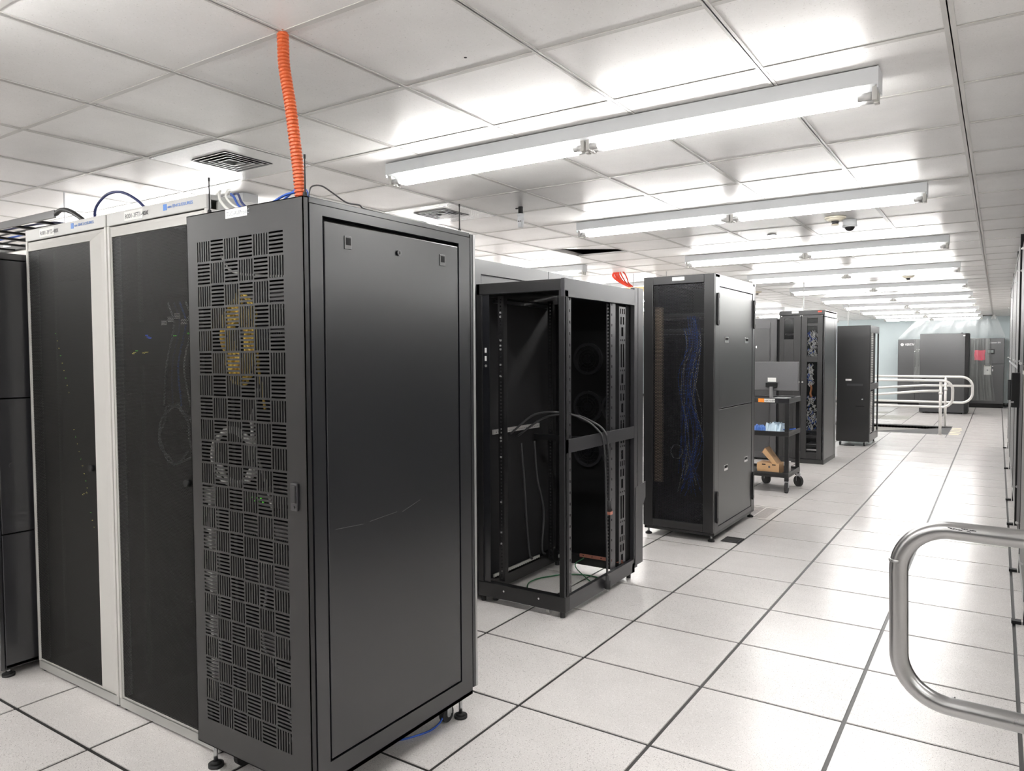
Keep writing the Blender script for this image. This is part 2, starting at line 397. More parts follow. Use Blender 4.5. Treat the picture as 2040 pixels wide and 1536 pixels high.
# ------------------------------------------------------------------ ceiling
CX, CY, CU, CV, CZ = -.1489, 1.617, .6007, .5934, 2.579
ceiling = struct(bx('ceiling', WALLW, None, XL, XR, YB, YF, 2.75, 2.8))
h1, h2 = CU/2-.006, CV/2-.006
me = bpy.data.meshes.new('ceiling_tile')
me.from_pydata([(-h1,-h2,0),(h1,-h2,0),(h1,h2,0),(-h1,h2,0),(-h1,-h2,.016),(h1,-h2,.016),(h1,h2,.016),(-h1,h2,.016)], [], [(3,2,1,0),(4,5,6,7),(0,1,5,4),(1,2,6,5),(2,3,7,6),(3,0,4,7)])
me.materials.append(CEIL); tmc = me
cc = 0; crest = MB()
DIFF = {(-6, 1), (-6, 4)}; OPEN = (-6, 8)
for i in range(-20, 8):
    for j in range(-9, 40):
        if (i, j) in DIFF or (i, j) == OPEN: continue
        x0 = CX+i*CU; y0 = CY+j*CV; cx, cy = x0+CU/2, y0+CV/2
        near = 1.0 < cy < 13.2 and cx < 1.0 and (cx > -6.6 if cy > 2 else cx > -4.6) and (cy < 9.5 or cx > -4.4)
        if near and cc < 296:
            o = bpy.data.objects.new('ceiling_tile', tmc); COL.objects.link(o); o.parent = ceiling; o.location = (cx-WL['ceiling'][0], cy-WL['ceiling'][1], CZ+.004-WL['ceiling'][2]); cc += 1
        else: crest.box(cx-h1, cx+h1, cy-h2, cy+h2, CZ+.004, CZ+.02)
crest.build('far_ceiling_tiles', CEIL, ceiling, kind='stuff')
# the tile pushed up beside its hole
x0, y0 = CX+OPEN[0]*CU, CY+OPEN[1]*CV
t = MB(); n = [(x0+.01, y0+.01, CZ+.012), (x0+CU-.01, y0+.01, CZ+.006), (x0+CU-.02, y0+CV-.02, CZ+.03), (x0+.02, y0+CV-.02, CZ+.075)]
t.poly(*n).poly(*[(a, b_, c+.015) for a, b_, c in n][::-1]); t.build('loose_ceiling_tile', CEIL, ceiling, fixn=False, label='ceiling tile lifted askew, leaving a dark gap')
for i in range(-20, 9):
    x = CX+i*CU; w_ = .0125; wz = .017 if i == 0 else .0125
    m = MB().box(x-wz, x+wz, YB, YF, CZ, CZ+.003).box(x-.002, x+.002, YB, YF, CZ, CZ+.04)
    m.build('ceiling_main_tee', TEE, ceiling)
for j in range(-9, 40):
    y = CY+j*CV
    MB().box(XL, XR, y-.011, y+.011, CZ+.0006, CZ+.003).build('ceiling_cross_tee', TEE, ceiling)
for n_, (px, py) in (('ceiling_pinhole', (-1.587, 2.113)),):
    MB().cyl((px, py, CZ+.0035), (px, py, CZ+.006), .006, 10).build(n_, VOID, ceiling)

# ------------------------------------------------------------------ strip lights
LX0, LX1 = -2.80, -.385
def strip_light(label, group):
    r = root('strip_light', (-1.59, 3.06, CZ), label, 'light', group)
    y0 = 3.0; yc = 3.06
    h = MB().box(LX0, LX1, y0, y0+.115, CZ-.062, CZ-.001)
    h.build('housing', LAMPW, r, bevel=.002)
    h = MB()
    h.poly((LX0+.01, y0+.002, CZ-.0625), (LX1-.01, y0+.002, CZ-.0625), (LX1-.01, yc-.006, CZ-.075), (LX0+.01, yc-.006, CZ-.075))
    h.poly((LX0+.01, y0+.113, CZ-.0625), (LX1-.01, y0+.113, CZ-.0625), (LX1-.01, yc+.006, CZ-.075), (LX0+.01, yc+.006, CZ-.075))
    h.poly((LX0+.01, yc-.006, CZ-.075), (LX1-.01, yc-.006, CZ-.075), (LX1-.01, yc+.006, CZ-.075), (LX0+.01, yc+.006, CZ-.075))
    h.build('reflector', LAMPW, r)
    xm = (LX0+LX1)/2
    for a, b in ((LX0+.02, xm-.012), (xm+.012, LX1-.02)):
        for yy in (y0+.034, y0+.081):
            zz = CZ-.096
            t = MB().cyl((a+.05, yy, zz), (b-.05, yy, zz), .0148, 12).build('lamp_tube', TUBE, r, smooth=True)
            MB().cyl((a+.004, yy, zz), (a+.05, yy, zz), .0151, 12).build('tube_cap', CAP, t, smooth=True)
            MB().cyl((b-.05, yy, zz), (b-.004, yy, zz), .0151, 12).build('tube_cap', CAP, t, smooth=True)
    for xx in (LX0+.012, xm-.014, xm+.014, LX1-.012):
        for yy in (y0+.034, y0+.081):
            MB().box(xx-.009, xx+.009, yy-.015, yy+.015, CZ-.114, CZ-.062).build('lamp_holder', WHT, r, bevel=.002)
    for xx in (LX0, LX1):
        MB().box(xx-.002, xx+.002, y0, y0+.115, CZ-.078, CZ).build('end_plate', LAMPW, r)
    return r
ords = ['first', 'second', 'third', 'fourth', 'fifth', 'sixth', 'seventh', 'eighth', 'ninth', 'tenth']
rowy = [-1.75, .62, 3.0, 5.17, 7.58, 9.90, 12.28, 14.75, 17.1, 19.45, 21.7, 23.85]
cols = [(0, 'main aisle'), (-3.645, 'left bay'), (-7.29, 'far left bay'), (3.5, 'right bay')]
proto = strip_light('nearest strip light of the main aisle row, lit, above the open frame rack', 'strip lights down the main aisle')
first = True
for ci, (dx, nm) in enumerate(cols):
    for ri, yy in enumerate(rowy):
        if ci >= 2 and ri > 8: continue
        if ci == 0 and ri == 2: o = proto
        else: o = copytree(proto)
        if ri == len(rowy)-1 and ci > 1: continue
        o.location = (-1.59+dx, yy+.06, CZ)
        if ci == 3: o.location.x = 2.1
        if ri < 2: o['label'] = f'lit ceiling strip light of the {nm}, overhead or behind the viewpoint'; o['group'] = 'strip lights behind the viewpoint'
        elif ci == 0:
            if ri != 2: o['label'] = f'{ords[ri-2]} lit strip light of the main aisle row, counted from the nearest'
            o['group'] = 'strip lights down the main aisle'
        else:
            o['label'] = f'{ords[ri-2]} lit strip light counted from the near end of the {nm} row'
            o['group'] = f'strip lights over the {nm}'

# ------------------------------------------------------------------ ceiling fittings
def diffuser(i, j, label):
    x0, y0 = CX+i*CU+.006, CY+j*CV+.006; x1, y1 = x0+CU-.012, y0+CV-.012; cx, cy = (x0+x1)/2, (y0+y1)/2
    r = root('air_diffuser', (cx, cy, CZ), label, 'vent', 'square ceiling air diffusers')
    q = .15; p = MB(); z = CZ-.001
    for a in ((x0, x1, y0, cy-q), (x0, x1, cy+q, y1), (x0, cx-q, cy-q, cy+q), (cx+q, x1, cy-q, cy+q)): p.box(*a, z, z+.006)
    p.build('face_plate', STEELW, r)
    bx('throat', VOID, r, cx-q, cx+q, cy-q, cy+q, z+.07, z+.08)
    for k, (a, dz) in enumerate(((.149, 0), (.118, .0), (.086, .0), (.052, .0))):
        m = MB(); ai = a-.012; zi = z+.010; al = a-.0065
        for s in range(4):
            c = [(1, 1), (-1, 1), (-1, -1), (1, -1)]
            (sx, sy), (tx, ty) = c[s], c[(s+1) % 4]
            m.poly((cx+a*sx, cy+a*sy, z-.004), (cx+a*tx, cy+a*ty, z-.004), (cx+al*tx, cy+al*ty, z-.004), (cx+al*sx, cy+al*sy, z-.004))
            m.poly((cx+al*sx, cy+al*sy, z-.004), (cx+al*tx, cy+al*ty, z-.004), (cx+ai*tx, cy+ai*ty, zi), (cx+ai*sx, cy+ai*sy, zi))
        if k == 3: m.poly((cx-ai, cy-ai, zi), (cx+ai, cy-ai, zi), (cx+ai, cy+ai, zi), (cx-ai, cy+ai, zi))
        m.build('louvre', STEELW, r)
STEELW = mat('satin_white_steel', (.42, .43, .44), .25, metal=.85)
diffuser(-6, 1, 'square louvred air diffuser in the ceiling left of the orange conduit')
diffuser(-6, 4, 'square louvred air diffuser in the ceiling right of the orange conduit')

def smoke(x, y, label):
    r = root('smoke_detector', (x, y, CZ), label, 'smoke detector', 'ceiling smoke detectors')
    MB().cyl((x, y, CZ-.012), (x, y, CZ), .075, 28, .078).build('base', IVORY, r, smooth=True)
    MB().cyl((x, y, CZ-.012), (x, y, CZ-.03), .068, 28, .045).build('cover', IVORY, r, smooth=True)
    MB().cyl((x, y, CZ-.03), (x, y, CZ-.052), .028, 20, .022).build('sensor', GREYD, r, smooth=True)
    MB().cyl((x, y, CZ-.052), (x, y, CZ-.058), .027, 20).build('sensor_cap', IVORY, r, smooth=True)
IVORY = mat('ivory_plastic', (.72, .67, .55), .4)
smoke(-1.065, 6.12, 'ivory round smoke detector beside the dome camera')
smoke(-1.04, 11.32, 'ivory smoke detector between the fourth and fifth strip light')
smoke(-3.4, 12.6, 'small smoke detector over the left bay above the tall glass door cabinet')
dc = root('dome_camera', (-.99, 6.30, CZ), 'white dome security camera under the ceiling beside the ivory smoke detector', 'camera')
x, y = -.99, 6.30
MB().cyl((x, y, CZ), (x, y, CZ-.045), .048, 28, .052).build('housing', LAMPW, dc, smooth=True)
MB().ring((x, y, CZ-.05), .035, .054, 'z', .012).build('collar', LAMPW, dc, smooth=True)
MB().dome((x, y, CZ-.052), .037, .036).build('dark_dome', GLASSD if False else BLKM, dc, smooth=True)
sp = root('ceiling_speaker', (-1.68, 6.69, CZ), 'small dark round disc in the ceiling left of the smoke detector', 'vent')
MB().cyl((-1.68, 6.69, CZ+.001), (-1.68, 6.69, CZ-.004), .04, 20).build('disc', GREYD, sp)
ps = root('pendant_sensor', (-2.842, 4.42, CZ), 'white cylindrical sensor with a black top hanging from the ceiling above the open rack', 'sensor')
x, y = -2.842, 4.42
MB().cyl((x, y, CZ+.004), (x, y, CZ-.045), .017, 16).box(x-.04, x-.01, y-.006, y+.006, CZ-.008, CZ-.001).build('bracket', BLKM, ps)
MB().tube([(x, y, CZ-.045), (x, y, CZ-.06), (x, y, CZ-.062), (x, y, CZ-.078), (x, y, CZ-.08), (x, y, CZ-.14)], [.026, .026, .022, .022, .024, .019], 18).build('body', LAMPW, ps, smooth=True)
MB().cyl((x, y-.0225, CZ-.1), (x, y-.024, CZ-.1), .005, 8).cyl((x+.012, y-.02, CZ-.1), (x+.014, y-.022, CZ-.1), .004, 8).build('port', BLKM, ps)

# corrugated orange conduit
P = curve([(-1.951, 1.617, 2.60), (-1.951, 1.617, 2.55), (-1.948, 1.618, 2.47), (-1.930, 1.624, 2.35), (-1.916, 1.63, 2.22), (-1.907, 1.635, 2.12), (-1.904, 1.64, 2.03)], 16)
L = [0]
for a, b in zip(P, P[1:]): L.append(L[-1]+(b-a).length)
tot = L[-1]; pitch = .0115; N = int(tot/pitch); pts = []; rad = []
def at(s):
    for k in range(len(L)-1):
        if L[k+1] >= s: return P[k].lerp(P[k+1], (s-L[k])/(L[k+1]-L[k]))
    return P[-1]
for k in range(N):
    for f, r in ((0, .0148), (.22, .0192), (.62, .0192), (.85, .0148)):
        pts.append(at((k+f)*pitch)); rad.append(r)
cd = MB().tube(pts, rad, 18).build('corrugated_conduit', ORANGE, loc=(-1.88, 1.64, 2.04)); tag(cd, 'orange corrugated plastic conduit from the ceiling down to the nearest black cabinet', 'conduit')

# ------------------------------------------------------------------ generic cabinet pieces
def shell(r, x0, x1, y0, y1, z0, z1, m, t=.02, open_front=True, open_right=False, open_back=False):
    bx('top_panel', m, r, x0, x1, y0, y1, z1-t, z1, bevel=.002)
    bx('bottom_panel', m, r, x0, x1, y0, y1, z0, z0+t)
    bx('left_side_panel', m, r, x0, x0+t, y0, y1, z0+t, z1-t)
    if not open_back: bx('back_panel', m, r, x0+t, x1-t, y1-t, y1, z0+t, z1-t)
def foot(r, x, y, z1, nm='levelling_foot'):
    o = MB().cyl((x, y, .012), (x, y, z1), .008, 10).build('levelling_foot', STEEL, r, smooth=True)
    MB().cyl((x, y, 0), (x, y, .012), .028, 20).cyl((x, y, .012), (x, y, .022), .022, 16, .012).build('foot_pad', BLKR, o, smooth=True)
def caster(r, x, y, z1, rad=.03, ax='x', m=BLKR):
    o = MB().box(x-.018, x+.018, y-.02, y+.02, z1-.008, z1).box(x-.018, x-.014, y-.016, y+.016, rad, z1).box(x+.014, x+.018, y-.016, y+.016, rad, z1).build('caster', STEEL, r)
    MB().cyl((x-.011, y, rad), (x+.011, y, rad), rad, 20).build('wheel', m, o, smooth=False)
    MB().cyl((x-.0165, y, rad), (x+.0165, y, rad), rad*.35, 12).build('hub', STEEL, o)
def slip(nm, r, x0, x1, y, z0, z1, txt, ink=INK, size=None, m=PAPER, face='y', dx=.006):
    """paper label on a face looking to -y"""
    l = bx(nm, m, r, x0, x1, y-.0012, y, z0, z1)
    hh = z1-z0; size = size or hh*.75
    text('lettering', txt, size, (x0+dx, y-.0014, z0+hh*.24), ink, l, depth=.0006)
    return l

# ------------------------------------------------------------------ R1 nearest black cabinet with basket-weave door
X0, X1, Y0, Y1, Z0, Z1 = -2.448, -1.83, 1.583, 2.455, .105, 2.04
R1 = root('server_cabinet', (-2.14, 2.02, 0), 'nearest black cabinet with a basket weave slotted door, under the orange conduit', 'server cabinet')
bx('top_panel', BLKG, R1, X0, X1, Y0+.024, Y1, Z1-.02, Z1, bevel=.002)
bx('bottom_panel', BLK, R1, X0, X1, Y0+.024, Y1, Z0, Z0+.015)
bx('left_side_panel', BLK, R1, X0, X0+.015, Y0+.024, Y1, Z0+.015, Z1-.02)
# right side: rim with a recessed lift-off panel
pa = (1.662, 2.382, .183, 1.987)
rim = MB().box(X1-.03, X1, Y0+.026, pa[0], Z0, Z1-.0205).box(X1-.03, X1, pa[1], Y1, Z0, Z1-.0205).box(X1-.03, X1, pa[0], pa[1], Z0, pa[2]).box(X1-.03, X1, pa[0], pa[1], pa[3], Z1-.0205)
rim.build('side_frame', BLKG, R1)
bx('recess_backing', VOID, R1, X1-.034, X1-.03, pa[0]-.01, pa[1]+.01, pa[2]-.01, pa[3]+.01)
sp_ = bx('side_panel', BLKG, R1, X1-.029, X1-.0015, pa[0]+.008, pa[1]-.005, pa[2]+.006, pa[3]-.014, bevel=.003)
for yy, zz in ((1.773, 1.914), (2.276, 1.908)):
    l = MB().box(X1-.0015, X1+.0012, yy-.016, yy+.016, zz-.022, zz+.022).build('latch', GREYD, sp_, bevel=.001)
    bx('latch_button', VOID, sp_, X1+.0012, X1+.002, yy-.010, yy+.012, zz-.008, zz+.016)
MB().cyl((X1-.0015, 2.023, 1.908), (X1+.006, 2.023, 1.908), .010, 18).build('lock', GREYD, sp_, smooth=True)
MB().box(X1+.006, X1+.007, 2.021, 2.025, 1.903, 1.913).build('keyhole', VOID, sp_)
scr = MB()
for a, b, r_ in (((1.70, .957), (1.83, .950), .0005), ((1.86, .953), (2.0, .962), .0005), ((2.03, .957), (2.13, .985), .0005)): scr.bar((X1-.0013, a[0], a[1]), (X1-.0013, b[0], b[1]), r_*2, .0009)
scr.build('scratch', mat('scratch_grey', (.12, .12, .12), .5), sp_, label='pale scratches across the side panel')
# rear post and rear door edge (bare metal lip)
bx('rear_post', BLK, R1, X0+.02, X0+.06, Y1-.06, Y1-.002, Z0+.015, Z1-.02)
rd = bx('rear_door', BLKG, R1, X0, X1+.002, Y1+.004, Y1+.03, Z0+.025, Z1-.005, bevel=.002)
bx('door_edge_trim', GALV, rd, X1-.001, X1+.0045, Y1+.018, Y1+.0305, Z0+.026, Z1-.006)
# front door
DX0, DX1, DZ0, DZ1 = -2.391, -1.923, .211, 1.944
door = MB(); ya, yb = Y0, Y0+.0035
door.box(X0, DX0, ya, yb, Z0+.01, Z1-.002).box(DX1, X1-.001, ya, yb, Z0+.01, Z1-.002).box(DX0, DX1, ya, yb, DZ1, Z1-.002).box(DX0, DX1, ya, yb, Z0+.01, DZ0)
door.box(X0, X0+.003, ya, Y0+.02, Z0+.01, Z1-.002).box(X1-.004, X1-.001, ya, Y0+.02, Z0+.01, Z1-.002).box(X0, X1-.001, ya, Y0+.02, Z1-.005, Z1-.002).box(X0, X1-.001, ya, Y0+.02, Z0+.01, Z0+.013)
NC, NR = 6, 22; cw = (DX1-DX0)/NC; ch = (DZ1-DZ0)/NR; mg = .0042
for c in range(NC):
    for r_ in range(NR):
        a0 = DX0+c*cw; a1 = a0+cw; c1 = DZ1-r_*ch; c0 = c1-ch
        n = 6
        if (c+r_) % 2 == 0:     # upright slots
            door.box(a0, a1, ya, yb, c0, c0+mg).box(a0, a1, ya, yb, c1-mg, c1)
            p_ = cw/n
            for k in range(n+1):
                lo = max(a0, a0+k*p_-.0034); hi = min(a1, a0+k*p_+.0034); door.box(lo, hi, ya, yb, c0+mg, c1-mg)
        else:
            door.box(a0, a0+mg, ya, yb, c0, c1).box(a1-mg, a1, ya, yb, c0, c1)
            p_ = ch/n
            for k in range(n+1):
                lo = max(c0, c0+k*p_-.0034); hi = min(c1, c0+k*p_+.0034); door.box(a0+mg, a1-mg, ya, yb, lo, hi)
fd = door.build('front_door', BLK, R1)
hd = bx('door_handle', GREYD, fd, -1.903, -1.872, Y0-.008, Y0, 1.035, 1.125, bevel=.002)
bx('handle_grip', BLKG, hd, -1.898, -1.877, Y0-.012, Y0-.008, 1.06, 1.118, bevel=.002)
MB().cyl((-1.886, Y0-.012, 1.048), (-1.886, Y0-.008, 1.048), .005, 12).build('handle_lock', GREYD, hd)
slip('name_label', fd, -2.221, -2.105, Y0, 2.006, 2.036, 'TLC-AUProdC', INKG, .02)
# front corner posts, rails, feet, casters
for x_ in (X0+.016, X1-.07):
    bx('corner_post', BLK, R1, x_, x_+.035, Y0+.026, Y0+.06, Z0+.015, Z1-.02)
for x_ in (-2.375, -1.925):
    rl = MB().box(x_, x_+.02, 1.70, 1.703, Z0+.05, Z1-.06).box(x_, x_+.003, 1.703, 1.74, Z0+.05, Z1-.06)
    rl.build('mounting_rail', BLK, R1)
for x_, y_ in ((-2.42, 1.635), (-1.876, 2.43), (-1.90, 1.635), (-2.42, 2.43)): foot(R1, x_, y_, Z0)
for x_, y_ in ((-2.345, 1.70), (-1.905, 2.37), (-1.93, 1.70), (-2.345, 2.37)): caster(R1, x_, y_, Z0, .035)

# things inside it
def rack_box(nm, x0, x1, y0, y1, z0, z1, m, label, cat, leds=(), group=None, vent=True):
    r = root(nm, ((x0+x1)/2, y0, z0), label, cat, group)
    bx('chassis', m, r, x0, x1, y0, y1, z0, z1, bevel=.002)
    bx('front_panel', GREYD, r, x0+.005, x1-.005, y0-.006, y0, z0+.002, z1-.002)
    if vent:
        v = MB(); k = x0+.03
        while k < x1-.03: v.box(k, k+.006, y0-.008, y0-.006, z0+.008, z0+.02); k += .012
        v.build('port_row', VOID, r)
    for i, (lx, lz, lm) in enumerate(leds):
        bx('status_light', lm, r, lx, lx+.004, y0-.0085, y0-.006, lz, lz+.004)
    return r
rack_box('network_switch', -2.35, -1.93, 1.72, 2.1, 1.72, 1.765, GREYD, 'flat network unit in the top of the slotted door cabinet, above the yellow cables', 'network switch')
rack_box('patch_bay', -2.35, -1.93, 1.72, 1.9, 1.60, 1.645, BLK, 'patch panel behind the slots to the right of the yellow cables', 'patch panel')
rack_box('server', -2.35, -1.93, 1.73, 2.35, .985, 1.03, GREYD, 'slim server with green lights just under the coiled pale cables in the nearest cabinet', 'server',
         leds=[(-2.35+.02+.012*k, 1.0+.012*(k % 2), LEDG) for k in range(9)]+[(-2.03, 1.0, LEDO), (-2.035, .995, LEDO), (-2.12, 1.0, LEDO)])
rack_box('server', -2.35, -1.93, 1.73, 2.35, .86, .93, BLK, 'second server below the coiled pale cables, one gap under the slim one', 'server')
rack_box('server', -2.35, -1.93, 1.73, 2.35, .68, .76, BLK, 'middle height server in the slotted door cabinet beside the white power strip', 'server')
rack_box('server', -2.35, -1.93, 1.73, 2.35, .44, .53, GREYD, 'lowest server in the slotted door cabinet', 'server')
pds = root('power_strip', (-2.405, 1.70, .2), 'tall pale power strip standing behind the left slots of the nearest cabinet door', 'power strip')
bx('body', WHITEC, pds, -2.416, -2.366, 1.600, 1.635, .28, 1.058, bevel=.002)
for k in range(14): bx('socket', BLKM, pds, -2.402, -2.382, 1.5985, 1.6005, .31+k*.052, .33+k*.052)
def coil(nm, c, rx, rz, m, label, turns=6, jit=.02, r=.004, y=1.66, cat='cable', tail=None):
    pts = []
    for k in range(turns*12):
        a = 2*PI*k/12; jx = 1+random.uniform(-jit, jit)*3
        pts.append((c[0]+rx*jx*math.cos(a), y+random.uniform(-.014, .014), c[1]+rz*jx*math.sin(a)))
    if tail: pts += tail
    return cable(nm, pts, r, m, label, cat=cat, n=6, seg=3)
coil('yellow_cable', (-2.215, 1.60), .07, .115, YELC, 'tangled yellow cables behind the upper slots of the nearest cabinet', turns=13, jit=.16, r=.005, y=1.622, tail=[(-2.15, 1.65, 1.5), (-2.13, 1.66, 1.35)])
coil('grey_cable', (-2.243, 1.18), .112, .10, WHITEC, 'coiled pale cables behind the middle slots of the nearest cabinet', turns=3, jit=.035, r=.0065, y=1.612, tail=[(-2.2, 1.66, 1.3), (-2.19, 1.68, 1.42)])
cable('white_cable', [(-2.2, 1.65, 1.33), (-2.17, 1.65, 1.2), (-2.13, 1.655, 1.1), (-2.10, 1.66, 1.0)], .005, WHITEC, 'white cable falling beside the coiled grey cables inside the nearest cabinet')
cable('white_cable', [(-2.36, 1.66, 1.9), (-2.3, 1.66, 1.84), (-2.15, 1.66, 1.815), (-1.95, 1.66, 1.80)], .004, WHITEC, 'thin white cable crossing behind the top slots of the nearest cabinet')
cable('grey_cable', [(-2.16, 1.66, .78), (-2.13, 1.65, .7), (-2.16, 1.66, .62), (-2.14, 1.65, .5), (-2.05, 1.66, .44), (-1.94, 1.66, .5)], .0045, GREYC, 'loose pale cable behind the lower slots of the nearest cabinet')
cable('grey_cable', [(-1.95, 1.66, .42), (-1.97, 1.655, .34), (-2.02, 1.65, .3), (-1.99, 1.65, .25), (-2.03, 1.66, .19)], .005, GREYC, 'twisted pale cable behind the bottom right slots of the nearest cabinet')
cable('blue_cable', [(-1.97, 1.66, 1.66), (-1.96, 1.65, 1.5), (-1.99, 1.66, 1.3), (-1.95, 1.66, 1.1)], .004, BLUEC, 'blue cable behind the right slots of the nearest cabinet')
cable('white_cable', [(-1.945, 1.66, 1.62), (-1.96, 1.65, 1.45), (-1.94, 1.66, 1.2), (-1.955, 1.66, 1.12)], .004, WHITEC, 'white cable behind the rightmost slots of the nearest cabinet')

# cables and aerials on top of it
def antenna(x, y, z, label, h=.105):
    r = root('whip_antenna', (x, y, z), label, 'antenna', 'short black whip antennas')
    MB().cyl((x, y, z), (x, y, z+.012), .008, 12, .006).build('base', BLKM, r)
    MB().tube([(x, y, z+.012), (x, y, z+h*.9), (x, y, z+h*.9), (x, y, z+h)], [.003, .0022, .0036, .0036], 8).build('whip', BLKM, r)
antenna(-2.335, 1.60, Z1, 'thin black whip antenna at the left front corner of the nearest cabinet', .125)
antenna(-1.838, 1.60, Z1, 'thin black whip antenna standing beside the orange conduit', .13)
antenna(-1.858, 2.425, Z1, 'thin black whip antenna at the rear corner of the nearest cabinet', .115)
zt = Z1+.005
cable('blue_cable', [(-2.42, 1.75, 2.145), (-2.36, 1.72, 2.12), (-2.3, 1.70, 2.075), (-2.2, 1.68, zt+.003), (-2.1, 1.67, zt+.012), (-2.0, 1.66, zt+.03), (-1.92, 1.66, zt+.028), (-1.88, 1.66, 2.045)], .0045, BLUEC, 'blue cable arching across the top of the nearest cabinet to the orange conduit')
cable('blue_cable', [(-2.25, 1.72, zt), (-2.15, 1.70, zt), (-2.08, 1.69, zt+.01), (-1.98, 1.68, zt+.045), (-1.92, 1.67, zt+.04), (-1.885, 1.66, 2.045)], .004, BLUEC, 'second blue cable, the higher of the two by the orange conduit')
cable('navy_cable', [(-2.46, 1.78, 2.15), (-2.38, 1.75, 2.14), (-2.3, 1.71, 2.09), (-2.22, 1.69, 2.055), (-2.12, 1.68, 2.05), (-2.05, 1.68, 2.055)], .0045, NAVYC, 'navy cable dropping from the pale cabinet onto the nearest black cabinet')
cable('white_cable', [(-2.62, 1.80, 2.155), (-2.5, 1.76, 2.165), (-2.42, 1.70, 2.14), (-2.34, 1.65, 2.09), (-2.26, 1.64, zt), (-2.15, 1.66, zt), (-2.05, 1.7, zt)], .005, WHITEC, 'white cable curving from the pale cabinet over the corner of the nearest cabinet')
cable('white_cable', [(-2.6, 1.83, 2.155), (-2.48, 1.79, 2.17), (-2.40, 1.72, 2.15), (-2.32, 1.66, 2.1), (-2.24, 1.66, zt+.01), (-2.1, 1.69, zt), (-1.95, 1.7, zt)], .004, WHITEC, 'second white cable running beside the first onto the nearest cabinet')
cable('grey_cable', [(-1.845, 1.62, zt), (-1.842, 1.63, 2.075), (-1.84, 1.67, 2.085), (-1.84, 1.72, 2.07), (-1.84, 1.78, 2.05), (-1.842, 1.84, 2.052), (-1.842, 1.88, zt-.003), (-1.843, 2.1, zt-.003), (-1.845, 2.2, zt)], .0025, BLKC, 'thin black lead looping along the top edge of the nearest cabinet')
# cables below
cable('blue_cable', [(-1.905, 2.38, .09), (-1.90, 2.34, .03), (-1.905, 2.28, .006), (-1.93, 2.20, .005), (-1.965, 2.14, .005), (-2.02, 2.10, .005), (-2.1, 2.08, .005)], .004, BLUEC, 'blue cable trailing onto the floor under the nearest cabinet')

